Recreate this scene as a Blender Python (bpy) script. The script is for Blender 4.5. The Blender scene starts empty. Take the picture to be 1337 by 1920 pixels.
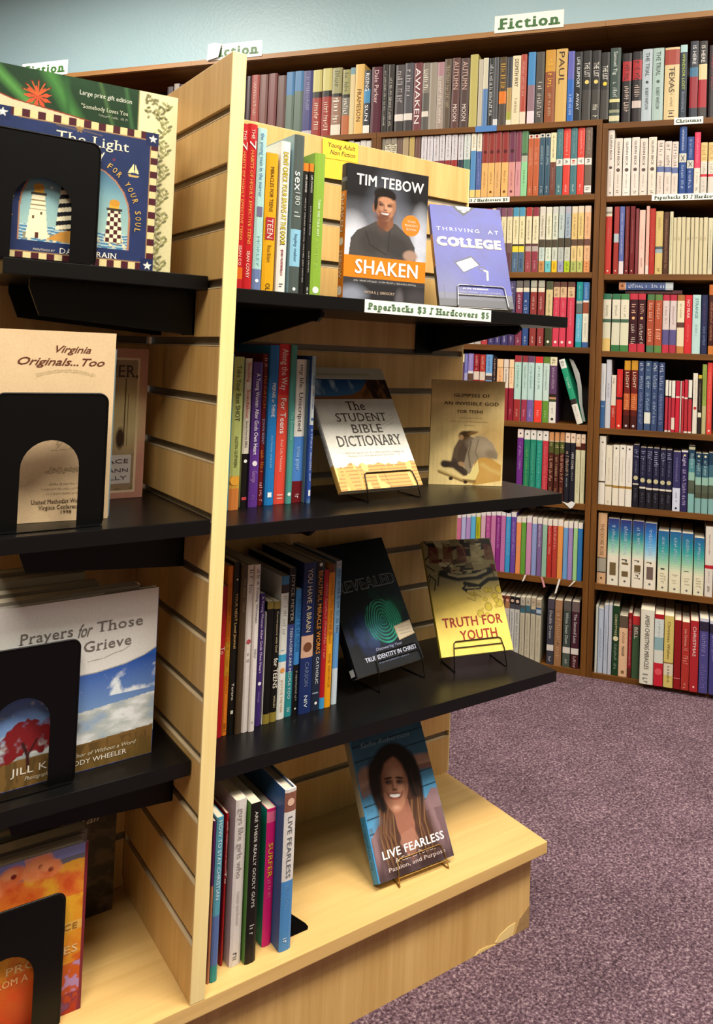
import bpy, bmesh, math, random
import numpy as np
from mathutils import Matrix, Vector

SC = bpy.context.scene
COL = SC.collection
R = math.radians

# ------------------------------------------------------------------ camera
cam_d = bpy.data.cameras.new('camera')
cam_d.sensor_fit = 'AUTO'; cam_d.sensor_width = 36.0
cam_d.lens = 28.362
cam_d.shift_x = -0.04486; cam_d.shift_y = -0.17458
cam_d.clip_start = 0.02; cam_d.clip_end = 50
cam = bpy.data.objects.new('camera', cam_d); COL.objects.link(cam)
cam.matrix_world = Matrix(((0.805894,-0.049309,-0.590003,-0.426060),(-0.590829,-0.002764,-0.806792,-0.981008),(0.038151,0.998780,-0.031361,0.825613),(0.000000,0.000000,0.000000,1.000000)))
SC.camera = cam

# ------------------------------------------------------------------ world, lights, exposure
wd = bpy.data.worlds.new('world'); SC.world = wd; wd.use_nodes = True
wd.node_tree.nodes['Background'].inputs[0].default_value = (1.0, 0.93, 0.82, 1)
wd.node_tree.nodes['Background'].inputs[1].default_value = 0.22
def area(name, loc, size, power, col=(1.0, 0.94, 0.83), rot=(0, 0, 0)):
    d = bpy.data.lights.new(name, 'AREA'); d.shape = 'RECTANGLE'
    d.size, d.size_y = size; d.energy = power; d.color = col
    o = bpy.data.objects.new(name, d); COL.objects.link(o)
    o.location = loc; o.rotation_euler = rot
    return o
area('ceiling_light_aisle', (0.62, -1.0, 2.50), (1.1, 0.5), 66)
area('ceiling_light_left', (-1.0, -1.15, 2.50), (0.6, 1.2), 46)
area('ceiling_light_right', (2.2, -0.9, 2.50), (1.2, 0.6), 30)
area('ceiling_light_corner', (0.7, 0.55, 2.50), (0.6, 1.0), 9)
area('wall_wash_light', (-0.55, 1.75, 2.50), (1.2, 0.6), 58)  # unseen lamp, placed to wash the teal wall with light
SC.view_settings.view_transform = 'Standard'; SC.view_settings.look = 'None'
SC.view_settings.gamma = 1.0; SC.view_settings.use_curve_mapping = False
SC.view_settings.exposure = 0.55
SC.display_settings.display_device = 'sRGB'

# ------------------------------------------------------------------ colour and material helpers
def lin(c):
    c = c / 255.0
    return c / 12.92 if c <= 0.04045 else ((c + 0.055) / 1.055) ** 2.4
def hx(s):
    if len(s) == 3: s = ''.join(ch * 2 for ch in s)
    return (lin(int(s[0:2], 16)), lin(int(s[2:4], 16)), lin(int(s[4:6], 16)))
def newmat(name):
    m = bpy.data.materials.new(name); m.use_nodes = True
    nt = m.node_tree; b = nt.nodes['Principled BSDF']
    return m, nt, b
def plain(name, col, rough=0.5, metal=0.0, spec=0.5, nscale=60, namp=0.06):
    m, nt, b = newmat(name)
    c = hx(col)
    n = nt.nodes.new('ShaderNodeTexNoise'); n.inputs['Scale'].default_value = nscale
    tc = nt.nodes.new('ShaderNodeTexCoord'); nt.links.new(tc.outputs['Object'], n.inputs['Vector'])
    r = nt.nodes.new('ShaderNodeMix'); r.data_type = 'RGBA'
    r.inputs[6].default_value = (*[x * (1 - namp) for x in c], 1); r.inputs[7].default_value = (*[min(1, x * (1 + namp)) for x in c], 1)
    nt.links.new(n.outputs[0], r.inputs[0]); nt.links.new(r.outputs[2], b.inputs['Base Color'])
    b.inputs['Roughness'].default_value = rough; b.inputs['Metallic'].default_value = metal
    b.inputs['Specular IOR Level'].default_value = spec
    return m
def wood(name, c1, c2, axis, rough=0.4, fine=90, stretch=0.05, spec=0.5, knots=False):
    m, nt, b = newmat(name)
    tc = nt.nodes.new('ShaderNodeTexCoord'); mp = nt.nodes.new('ShaderNodeMapping')
    s = [fine, fine, fine]; s[axis] = fine * stretch
    mp.inputs['Scale'].default_value = s
    nt.links.new(tc.outputs['Object'], mp.inputs['Vector'])
    n = nt.nodes.new('ShaderNodeTexNoise'); n.inputs['Scale'].default_value = 1.0
    n.inputs['Detail'].default_value = 4; n.inputs['Roughness'].default_value = 0.6
    n.inputs['Distortion'].default_value = 0.4
    nt.links.new(mp.outputs[0], n.inputs['Vector'])
    n2 = nt.nodes.new('ShaderNodeTexNoise'); n2.inputs['Scale'].default_value = 0.16
    n2.inputs['Detail'].default_value = 2; nt.links.new(mp.outputs[0], n2.inputs['Vector'])
    ad = nt.nodes.new('ShaderNodeMath'); ad.operation = 'ADD'
    nt.links.new(n.outputs[0], ad.inputs[0]); nt.links.new(n2.outputs[0], ad.inputs[1])
    cr = nt.nodes.new('ShaderNodeValToRGB')
    cr.color_ramp.elements[0].position = 0.62; cr.color_ramp.elements[0].color = (*hx(c1), 1)
    cr.color_ramp.elements[1].position = 1.28 if not knots else 1.2; cr.color_ramp.elements[1].color = (*hx(c2), 1)
    mu = nt.nodes.new('ShaderNodeMath'); mu.operation = 'MULTIPLY'; mu.inputs[1].default_value = 1.0
    nt.links.new(ad.outputs[0], mu.inputs[0]); nt.links.new(mu.outputs[0], cr.inputs[0])
    cr.color_ramp.elements[1].position = 1.0
    mr = nt.nodes.new('ShaderNodeMapRange'); mr.inputs[1].default_value = 0.7; mr.inputs[2].default_value = 1.3
    nt.links.new(ad.outputs[0], mr.inputs[0]); nt.links.new(mr.outputs[0], cr.inputs[0])
    cr.color_ramp.elements[0].position = 0.0
    nt.links.new(cr.outputs[0], b.inputs['Base Color'])
    b.inputs['Roughness'].default_value = rough; b.inputs['Specular IOR Level'].default_value = spec
    bp = nt.nodes.new('ShaderNodeBump'); bp.inputs['Strength'].default_value = 0.06; bp.inputs['Distance'].default_value = 0.001
    nt.links.new(n.outputs[0], bp.inputs['Height']); nt.links.new(bp.outputs[0], b.inputs['Normal'])
    return m
def printmat(name, rough, coat=0.0):
    m, nt, b = newmat(name)
    a = nt.nodes.new('ShaderNodeAttribute'); a.attribute_name = 'Col'
    n = nt.nodes.new('ShaderNodeTexNoise'); n.inputs['Scale'].default_value = 400
    tc = nt.nodes.new('ShaderNodeTexCoord'); nt.links.new(tc.outputs['Object'], n.inputs['Vector'])
    h = nt.nodes.new('ShaderNodeHueSaturation'); nt.links.new(a.outputs['Color'], h.inputs['Color'])
    mr = nt.nodes.new('ShaderNodeMapRange'); mr.inputs[3].default_value = 0.76; mr.inputs[4].default_value = 0.96
    nt.links.new(n.outputs[0], mr.inputs[0]); nt.links.new(mr.outputs[0], h.inputs['Value'])
    nt.links.new(h.outputs[0], b.inputs['Base Color'])
    b.inputs['Roughness'].default_value = rough
    b.inputs['Specular IOR Level'].default_value = 0.3; b.inputs['Coat Weight'].default_value = coat; b.inputs['Coat Roughness'].default_value = 0.15
    return m
M_PRINT = printmat('printed_cover', 0.42, 0.0)
M_INK = printmat('printed_ink', 0.45)
def pages():
    m, nt, b = newmat('page_edges')
    tc = nt.nodes.new('ShaderNodeTexCoord'); mp = nt.nodes.new('ShaderNodeMapping')
    mp.inputs['Scale'].default_value = (1800, 20, 20)
    nt.links.new(tc.outputs['Object'], mp.inputs['Vector'])
    n = nt.nodes.new('ShaderNodeTexNoise'); n.inputs['Scale'].default_value = 1; nt.links.new(mp.outputs[0], n.inputs['Vector'])
    r = nt.nodes.new('ShaderNodeMix'); r.data_type = 'RGBA'
    r.inputs[6].default_value = (*hx('b8a98c'), 1); r.inputs[7].default_value = (*hx('e6dcc6'), 1)
    nt.links.new(n.outputs[0], r.inputs[0]); nt.links.new(r.outputs[2], b.inputs['Base Color'])
    b.inputs['Roughness'].default_value = 0.85
    return m
M_PAGE = pages()
M_MAPLE = wood('maple_laminate', 'd8b070', 'bf9554', 2, 0.38, 110, 0.045)
M_MAPLE_H = wood('maple_laminate_deck', 'dcb674', 'c69e5e', 0, 0.36, 60, 0.05)
M_MAPLE_E = wood('maple_edge_band', 'f0da9c', 'e6ca86', 2, 0.4, 140, 0.04)
M_CHIP = plain('chipboard_core', '9a7a50', 0.9, 0, 0.2, 400, 0.4)
M_WAL_H = wood('walnut_stained_board', '4a2b0a', '74491a', 0, 0.55, 45, 0.06, 0.25)
M_WAL_V = wood('walnut_stained_upright', '4a2b0a', '74491a', 2, 0.55, 45, 0.06, 0.25)
M_WAL_B = wood('walnut_back_with_shade', '1c0905', '30100a', 2, 0.6, 35, 0.06)  # dark red back stain, deepened to carry the shade inside the cases
M_WAL_TOP = wood('walnut_top_edge', '7a5022', '96682e', 0, 0.5, 45, 0.06)
M_BLACK = plain('black_laminate', '0b0a0a', 0.32, 0, 0.3, 200, 0.2)
M_STEEL = plain('black_enamelled_steel', '050505', 0.35, 0.0, 0.22, 120, 0.1)
M_GREY = plain('grey_groove_insert', '6f6654', 0.45, 0.15, 0.5, 80, 0.1)
M_LIP = plain('pale_groove_lip', 'c8b08a', 0.5)
M_WIRE = plain('black_wire', '1c1714', 0.35, 0.6)
M_BRASS = plain('brass_wire', 'b08a50', 0.25, 0.9)
M_SILVER = plain('steel_wire', '8a8580', 0.25, 0.9)

# ------------------------------------------------------------------ mesh helpers
def tag(o, label=None, cat=None, group=None, kind=None):
    if o is None: return None
    if label: o['label'] = label
    if cat: o['category'] = cat
    if group: o['group'] = group
    if kind: o['kind'] = kind
    return o
def link(name, me, parent=None, mat=None):
    o = bpy.data.objects.new(name, me); COL.objects.link(o)
    if parent is not None: o.parent = parent
    if mat is not None and me is not None and len(me.materials) == 0: me.materials.append(mat)
    return o
def empty(name, loc=(0, 0, 0), rz=0.0, mat=None):
    o = bpy.data.objects.new(name, None); COL.objects.link(o); o.empty_display_size = 0.02
    if mat is not None: o.matrix_world = mat
    else: o.location = loc; o.rotation_euler = (0, 0, rz)
    return o
def box_me(x0, x1, y0, y1, z0, z1, bev=0.0, name='box'):
    bm = bmesh.new()
    v = [bm.verts.new((x, y, z)) for x in (x0, x1) for y in (y0, y1) for z in (z0, z1)]
    for f in ((0, 1, 3, 2), (4, 6, 7, 5), (0, 4, 5, 1), (2, 3, 7, 6), (0, 2, 6, 4), (1, 5, 7, 3)):
        bm.faces.new([v[i] for i in f])
    if bev > 0:
        bmesh.ops.bevel(bm, geom=bm.edges[:], offset=bev, segments=2, affect='EDGES', profile=0.7)
    bmesh.ops.recalc_face_normals(bm, faces=bm.faces)
    me = bpy.data.meshes.new(name); bm.to_mesh(me); bm.free()
    return me
def box(name, x0, x1, y0, y1, z0, z1, mat, parent=None, bev=0.0):
    return link(name, box_me(x0, x1, y0, y1, z0, z1, bev), parent, mat)
def prism_me(pts, t, fn):
    """polygon pts (a,b) extruded 0..t; fn(a,b,c)->xyz"""
    bm = bmesh.new(); n = len(pts)
    lo = [bm.verts.new(fn(a, b, 0)) for a, b in pts]; hi = [bm.verts.new(fn(a, b, t)) for a, b in pts]
    bm.faces.new(lo); bm.faces.new(hi[::-1])
    for i in range(n): bm.faces.new((lo[i], lo[(i + 1) % n], hi[(i + 1) % n], hi[i]))
    bmesh.ops.recalc_face_normals(bm, faces=bm.faces)
    me = bpy.data.meshes.new('prism'); bm.to_mesh(me); bm.free()
    return me
def tube_me(points, r, cyclic=False, res=2):
    cu = bpy.data.curves.new('t', 'CURVE'); cu.dimensions = '3D'; cu.bevel_depth = r; cu.bevel_resolution = res
    cu.use_fill_caps = True
    sp = cu.splines.new('POLY'); sp.points.add(len(points) - 1)
    for i, q in enumerate(points): sp.points[i].co = (*q, 1)
    sp.use_cyclic_u = cyclic
    o = bpy.data.objects.new('t', cu); me = bpy.data.meshes.new_from_object(o)
    bpy.data.objects.remove(o); bpy.data.curves.remove(cu)
    for p_ in me.polygons: p_.use_smooth = True
    return me
def flat_me(paths, depth, bev=0.0):
    """2D outline with holes -> solid plate in the local XY plane, thickness 2*depth along Z"""
    cu = bpy.data.curves.new('f', 'CURVE'); cu.dimensions = '2D'; cu.fill_mode = 'BOTH'
    cu.extrude = depth; cu.bevel_depth = bev; cu.bevel_resolution = 1
    for pts in paths:
        sp = cu.splines.new('POLY'); sp.points.add(len(pts) - 1); sp.use_cyclic_u = True
        for i, q in enumerate(pts): sp.points[i].co = (q[0], q[1], 0, 1)
    o = bpy.data.objects.new('f', cu); me = bpy.data.meshes.new_from_object(o)
    bpy.data.objects.remove(o); bpy.data.curves.remove(cu)
    return me
def arc(cx, cy, r, a0, a1, n=8):
    return [(cx + r * math.cos(R(a0 + (a1 - a0) * i / n)), cy + r * math.sin(R(a0 + (a1 - a0) * i / n))) for i in range(n + 1)]

# ------------------------------------------------------------------ lettering (built-in font only)
_txt = {}
_serif_w = {'slab': (0.12, 0.085), 'serif': (0.07, 0.035)}
_bold = {'slab': 0.05, 'fat': 0.05, 'bold': 0.022, 'script': 0.008, 'serif': 0.006}
def glyphs(s, style='sans'):
    k = (s, style)
    if k in _txt: return _txt[k]
    cu = bpy.data.curves.new('g', 'FONT'); cu.body = s; cu.size = 1.0; cu.resolution_u = 2
    cu.fill_mode = 'FRONT'
    if style == 'slab': cu.space_character = 1.3
    if style == 'serif': cu.space_character = 1.06
    if style == 'ital': cu.shear = 0.25
    if style == 'script': cu.shear = 0.38; cu.space_character = 0.95
    if style in ('fat', 'bold'): cu.space_character = 1.06
    if style == 'wide': cu.space_character = 1.35
    o = bpy.data.objects.new('g', cu); me = bpy.data.meshes.new_from_object(o)
    me.calc_loop_triangles()
    n = len(me.vertices); V = np.empty(n * 3, np.float32); me.vertices.foreach_get('co', V)
    V = V.reshape(-1, 3)[:, :2].astype(float)
    T = np.empty(len(me.loop_triangles) * 3, np.int32); me.loop_triangles.foreach_get('vertices', T)
    T = T.reshape(-1, 3)
    bpy.data.objects.remove(o); bpy.data.curves.remove(cu); bpy.data.meshes.remove(me)
    if style in _serif_w and n:
        ex, th = _serif_w[style]
        cnt = {}
        key = {}
        rk = [(round(float(a), 4), round(float(b), 4)) for a, b in V]
        for t in T:
            for i in range(3):
                a, b = rk[t[i]], rk[t[(i + 1) % 3]]
                e = (min(a, b), max(a, b)); cnt[e] = cnt.get(e, 0) + 1
        adds = []
        for (a, b), c in cnt.items():
            if c == 1 and abs(a[1] - b[1]) < 0.004 and 0.03 < abs(a[0] - b[0]) < 0.2:
                y = a[1]; x0, x1 = a[0], b[0]
                lv = min((abs(y - q), q) for q in (0.0, 0.53, 0.70, 0.74, -0.2))
                if lv[0] < 0.045:
                    if y < 0.25: adds.append((x0 - ex, x1 + ex, y, y + th))
                    else: adds.append((x0 - ex, x1 + (ex if y > 0.6 else 0.0), y - th, y))
        vs = [V]; ts = [T]; nn = len(V)
        for x0, x1, y0, y1 in adds:
            vs.append(np.array([(x0, y0), (x1, y0), (x1, y1), (x0, y1)])); ts.append(np.array([(nn, nn + 1, nn + 2), (nn, nn + 2, nn + 3)])); nn += 4
        V = np.concatenate(vs); T = np.concatenate(ts)
    if len(V) == 0: V = np.zeros((3, 2)); T = np.array([(0, 1, 2)])
    if style in _bold:
        q = _bold[style]; n0 = len(V); sh = [(0, 0), (q, 0), (-q, 0), (q * .7, q * .5), (-q * .7, q * .5), (q * .7, -q * .5), (-q * .7, -q * .5)]
        L3 = np.concatenate([np.full(n0, 1.6e-5 * i) for i in range(len(sh))]); V = np.concatenate([V + np.array(d_) for d_ in sh]); T = np.concatenate([T + n0 * i for i in range(len(sh))])
    else: L3 = np.zeros(len(V))
    capr = 0.70
    V = V / capr
    x0, x1 = V[:, 0].min(), V[:, 0].max(); V[:, 0] = (V[:, 0] - x0) / max(1e-6, x1 - x0); V = np.concatenate([V, L3[:, None]], 1)
    _txt[k] = (V, T)
    return V, T
class Ink:
    """flat printed shapes gathered into one lettering mesh"""
    def __init__(s): s.v = []; s.f = []; s.c = []; s.n = 0; s.fc = []
    def add(s, V3, F, col):
        s.v.append(V3); F = np.asarray(F); s.f += [tuple(int(i) + s.n for i in f) for f in F]
        s.n += len(V3); s.c.append(np.tile(np.array([*col, 1.0]), (len(V3), 1)))
    def build(s, name, parent, mat=None):
        if not s.n: return None
        me = bpy.data.meshes.new(name)
        V = np.concatenate(s.v); me.from_pydata(V.tolist(), [], s.f)
        at = me.color_attributes.new('Col', 'FLOAT_COLOR', 'POINT')
        at.data.foreach_set('color', np.concatenate(s.c).astype(np.float32).ravel())
        return link(name, me, parent, mat or M_INK)
def marks(rng, f0, f1, hgt):
    """letter-like dashes for print too small to read; yields (x0,x1,y0,y1) with y in -.5...5"""
    x = f0; out = []
    while x < f1:
        wch = hgt * rng.uniform(0.22, 0.5)
        if rng.random() < 0.16: x += hgt * 0.45; continue
        a = rng.choice((-0.5, -0.5, -0.5, -0.35)); b = rng.choice((0.2, 0.25, 0.5, 0.5))
        k = rng.random()
        if k < 0.55: out.append((x, x + wch * 0.42, a, b))
        else:
            out.append((x, x + wch * 0.3, a, b)); out.append((x + wch * 0.3, x + wch * 0.9, rng.choice((a, b - 0.2, 0)), 0))
            q = out.pop(); out.append((q[0], q[1], q[2], q[2] + 0.18))
        x += wch + hgt * 0.12
    return out

# ------------------------------------------------------------------ books
# spine frame: x = across the spine, y = into the shelf, z = up; spine plane at y = 0
GR = {'GRADA': (['2c2c68', '25508c', '2f8a94', '8ac4a8', 'd8dcc4'], 0.56, 'e0d8c4'),
      'GRADB': (['28407c', '2868b0', '4898d0', '88c0dc', 'd8e0d4'], 0.57, 'e0d8c4'),
      'GRADC': (['285890', '1f7894', '389c98', '88c0a0', 'd8d8b8'], 0.66, 'dcd6b8')}
def parse(spec):
    b, _, t = spec.partition('|')
    if b in GR:
        cs, f, last = GR[b]; cs = [hx(c) for c in cs]; bands = []
        n = 16
        for i in range(n):
            q = (i + 0.5) / n * (len(cs) - 1); k = int(q); w = q - k
            bands.append((tuple(cs[k][j] * (1 - w) + cs[k + 1][j] * w for j in range(3)), f * (i + 1) / n))
        bands.append((hx(last), 1.0))
    else:
        bands = []
        for q in b.split():
            c, _, f = q.partition('@'); bands.append((hx(c), float(f) if f else 1.0))
    texts = [q.split(':') for q in t.split(';') if q]
    return bands, texts
def cover_me(t, d, h, bands, c, side=None, soft=0.0016):
    """U-shaped cover: spine with slightly rounded face and two boards, coloured by bands"""
    ring = [(0, soft), (t * 0.25, 0), (t * 0.75, 0), (t, soft), (t, d), (t - c, d), (t - c, c * 1.5), (c, c * 1.5), (c, d), (0, d)]
    zs = [h]; cols = []
    pz = 0.0
    for col, f in bands:
        zs.append(h * (1 - f)); cols.append(col)
    zs[-1] = 0.0
    if side is None:
        best = 0; pz = 0
        for col, f in bands:
            if f - pz > best: best = f - pz; side = col
            pz = f
    V = []; F = []; C = []
    nr = len(ring)
    for z in zs: V += [(x, y, z) for x, y in ring]
    for k in range(len(zs) - 1):
        for i in range(nr):
            j = (i + 1) % nr
            F.append((k * nr + j, k * nr + i, (k + 1) * nr + i, (k + 1) * nr + j)[::-1])
            C.append(cols[k] if i in (0, 1, 2) else side)
    L = (len(zs) - 1) * nr
    for o_, s_ in ((0, 1), (L, -1)):
        for q in ((0, 1, 2, 3, 6, 7), (3, 4, 5, 6), (0, 7, 8, 9)):
            F.append(tuple(o_ + i for i in q[::-s_])); C.append(cols[0] if o_ == 0 else cols[-1])
    me = bpy.data.meshes.new('cover'); me.from_pydata(V, [], F)
    at = me.color_attributes.new('Col', 'FLOAT_COLOR', 'CORNER')
    arr = []
    for f, col in zip(F, C): arr += [*col, 1.0] * len(f)
    at.data.foreach_set('color', arr)
    me.update(); bm = bmesh.new(); bm.from_mesh(me); bmesh.ops.recalc_face_normals(bm, faces=bm.faces); bm.to_mesh(me); bm.free()
    return me
def spine_ink(t, h, texts, rng, style_hint='sans'):
    ink = Ink(); y = -0.0004
    for q in texts:
        kind, col = q[0], hx(q[1])
        if kind == 'o':
            f, r = float(q[2]), float(q[3]) * t / 2
            ang = np.linspace(0, 2 * math.pi, 13)[:-1]
            V = np.stack([t / 2 + r * np.cos(ang), np.full(12, y), h * (1 - f) + r * np.sin(ang)], 1)
            ink.add(V, [tuple(range(12))], col)
        elif kind in ('~', '#'):
            f0, f1, w = float(q[2]), float(q[3]), float(q[4])
            if kind == '#':
                V = np.array([(t / 2 - w * t / 2, y, h * (1 - f1)), (t / 2 + w * t / 2, y, h * (1 - f1)), (t / 2 + w * t / 2, y, h * (1 - f0)), (t / 2 - w * t / 2, y, h * (1 - f0))])
                ink.add(V, [(0, 1, 2, 3)], col)
            else:
                for a, b, e, g in marks(rng, f0 * h, f1 * h, w * t):
                    e *= w * t; g *= w * t
                    V = np.array([(t / 2 + e, y - 0.0001, h - b), (t / 2 + g, y - 0.0001, h - b), (t / 2 + g, y - 0.0001, h - a), (t / 2 + e, y - 0.0001, h - a)])
                    ink.add(V, [(0, 1, 2, 3)], col)
        else:
            f0, f1, w = float(q[2]), float(q[3]), float(q[4])
            st = q[5] if len(q) > 5 else style_hint
            V, T = glyphs(kind, st)
            hh = w * t * 0.8
            X = t / 2 + (V[:, 1] - 0.5) * hh; Z = h * (1 - f0) - V[:, 0] * (f1 - f0) * h
            ink.add(np.stack([X, np.full(len(X), y - 0.0002 - (0.0002 if col[0] > 0.4 else 0)) - V[:, 2], Z], 1), T, col)
    return ink
SMALL = set('peek_0 lily_0 lily_1 lily_2 peek_1 L4_0 marb_0 far_3 far_2 L4_1 L8_0 marb_2 marb_1 peek_2 marb_4 marb_6 L4_2 L3_0 far_0 far_1 marb_3 L4_3 marb_5 L2_0 marb_8 marb_7 peek_3 L4_4 L8_1 R5_14 L4_5 L2_1 L2_3 L2_2 L5_0 L7_0 R5_15 L8_2 L2_4 L7_1 L7_2 L2_5 L5_5 L7_4 L2_6 L7_3 L7_5 L7_6 L2_7 R5_11 L5_1 L5_6 L2_8 L5_3 L2_9 L2_10 L5_2 L3_1 R5_10 L2_11 R5_16 R5_12 L8_3 L2_13 R3_12 L4_6 R3_16 L5_4 L7_7'.split())                           # books that show only as slivers: joined into one object
PILE = []; KEYS = {}
def join_pile():
    if not PILE: return
    V = []; F = []; C = []; MI = []; mats = [M_PRINT, M_PAGE, M_INK]; n = 0
    for M, me in PILE:
        nv = len(me.vertices); co = np.empty(nv * 3, np.float32); me.vertices.foreach_get('co', co); co = co.reshape(-1, 3)
        m = np.array(M); V.append(co @ m[:3, :3].T + m[:3, 3]); at = me.color_attributes.get('Col')
        mi = mats.index(me.materials[0])
        for p_ in me.polygons:
            F.append(tuple(v + n for v in p_.vertices)); MI.append(mi)
            for li, vi in zip(p_.loop_indices, p_.vertices):
                C.append(tuple(at.data[li if at.domain == 'CORNER' else vi].color) if at else (1, 1, 1, 1))
        n += nv
    me = bpy.data.meshes.new('far_books'); me.from_pydata(np.concatenate(V).tolist(), [], F)
    for q in mats: me.materials.append(q)
    me.polygons.foreach_set('material_index', MI)
    at = me.color_attributes.new('Col', 'FLOAT_COLOR', 'CORNER'); at.data.foreach_set('color', np.array(C, np.float32).ravel()); me.update()
    o = bpy.data.objects.new('books', me); COL.objects.link(o)
    tag(o, 'slivers of books glimpsed behind the maple panel, between and behind the other rows', 'books', None, 'stuff')
def book(mat4, t, d, h, spec, label, group=None, hard=False, side=None, name='book', hint='sans', seed=0, key=None):
    rng = random.Random(seed)
    bands, texts = parse(spec)
    c = 0.0022 if hard else 0.0009
    if t < 0.008: c = min(c, t * 0.12)
    if key in SMALL:
        ins = 0.0035 if hard else 0.0004
        cm = cover_me(t, d, h, bands, c, hx(side) if side else None); cm.materials.append(M_PRINT); PILE.append((mat4, cm))
        pm = box_me(c, t - c, c * 1.5, d - 0.004, ins, h - ins); pm.materials.append(M_PAGE); PILE.append((mat4, pm))
        o = spine_ink(t, h, texts, rng, hint).build('ink', None)
        if o: PILE.append((mat4, o.data)); bpy.data.objects.remove(o)
        return None
    root = empty(name, mat=mat4); tag(root, label, 'book', group)
    if key: KEYS[root.name] = key
    link('cover', cover_me(t, d, h, bands, c, hx(side) if side else None), root, M_PRINT)
    ins = 0.0035 if hard else 0.0004
    box('page_block', c, t - c, c * 1.5, d - (0.004 if hard else 0.0008), ins, h - ins, M_PAGE, root)
    if seed < 100: tag(spine_ink(t, h, texts, rng, hint).build('spine_lettering', root), kind='stuff') if texts else None
    else:
        for q in texts:
            o = spine_ink(t, h, [q], rng, hint).build('spine_lettering' if q[0] != 'o' else 'spine_emblem', root)
            if q[0] == '~': tag(o, kind='stuff')
    return root

def cname(c):
    r, g, b = [max(0, x) ** (1 / 2.2) for x in c]
    mx, mn = max(r, g, b), min(r, g, b); l = (mx + mn) / 2; s = mx - mn
    if mx < 0.2: return 'black'
    if s < 0.09: return 'charcoal' if l < 0.32 else 'grey' if l < 0.62 else 'pale grey' if l < 0.78 else 'white'
    if mx == r: hue = ((g - b) / s) % 6
    elif mx == g: hue = (b - r) / s + 2
    else: hue = (r - g) / s + 4
    hue *= 60
    if hue < 18 or hue >= 345: base = 'red'
    elif hue < 42: base = 'orange'
    elif hue < 68: base = 'yellow'
    elif hue < 150: base = 'green'
    elif hue < 195: base = 'teal'
    elif hue < 248: base = 'blue'
    elif hue < 290: base = 'purple'
    else: base = 'pink'
    if base in ('orange', 'yellow'):
        if l > 0.68 and s < 0.3: return 'cream'
        if l > 0.45 and s < 0.38: return 'tan'
        if l < 0.42 and s < 0.35: return 'brown'
        if l < 0.3: return 'dark brown'
    if base == 'red' and l > 0.5 and s < 0.35: base = 'dusty pink'
    if base == 'red' and l < 0.3 and s < 0.3: return 'maroon'
    if l < 0.3: return 'dark ' + base
    if l > 0.7: return 'pale ' + base
    return base
ORD = ['first', 'second', 'third', 'fourth', 'fifth', 'sixth', 'seventh', 'eighth', 'ninth', 'tenth', 'eleventh', 'twelfth', 'thirteenth',
       'fourteenth', 'fifteenth', 'sixteenth', 'seventeenth', 'eighteenth', 'nineteenth', 'twentieth']
def nth(i):
    if i < 20: return ORD[i]
    te = {2: 'twenty', 3: 'thirty', 4: 'forty', 5: 'fifty'}[(i + 1) // 10]; u = (i + 1) % 10
    return te + '-' + ORD[u - 1] if u else {3: 'thirtieth', 4: 'fortieth', 5: 'fiftieth'}[(i + 1) // 10]
def look(spec, t):
    bands, texts = parse(spec)
    segs = []; p0 = 0
    for c, f in bands: segs.append((f - p0, cname(c))); p0 = f
    segs.sort(reverse=True); a = segs[0][1]; b = next((x[1] for x in segs[1:] if x[1] != a and x[0] > 0.08), None)
    if spec.startswith('GRAD'): a, b = 'blue-to-cream', None
    th = 'thin ' if t < 0.0125 else 'thick ' if t > 0.027 else ''
    return th + a + (' and ' + b if b else '') + ' book'

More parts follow.
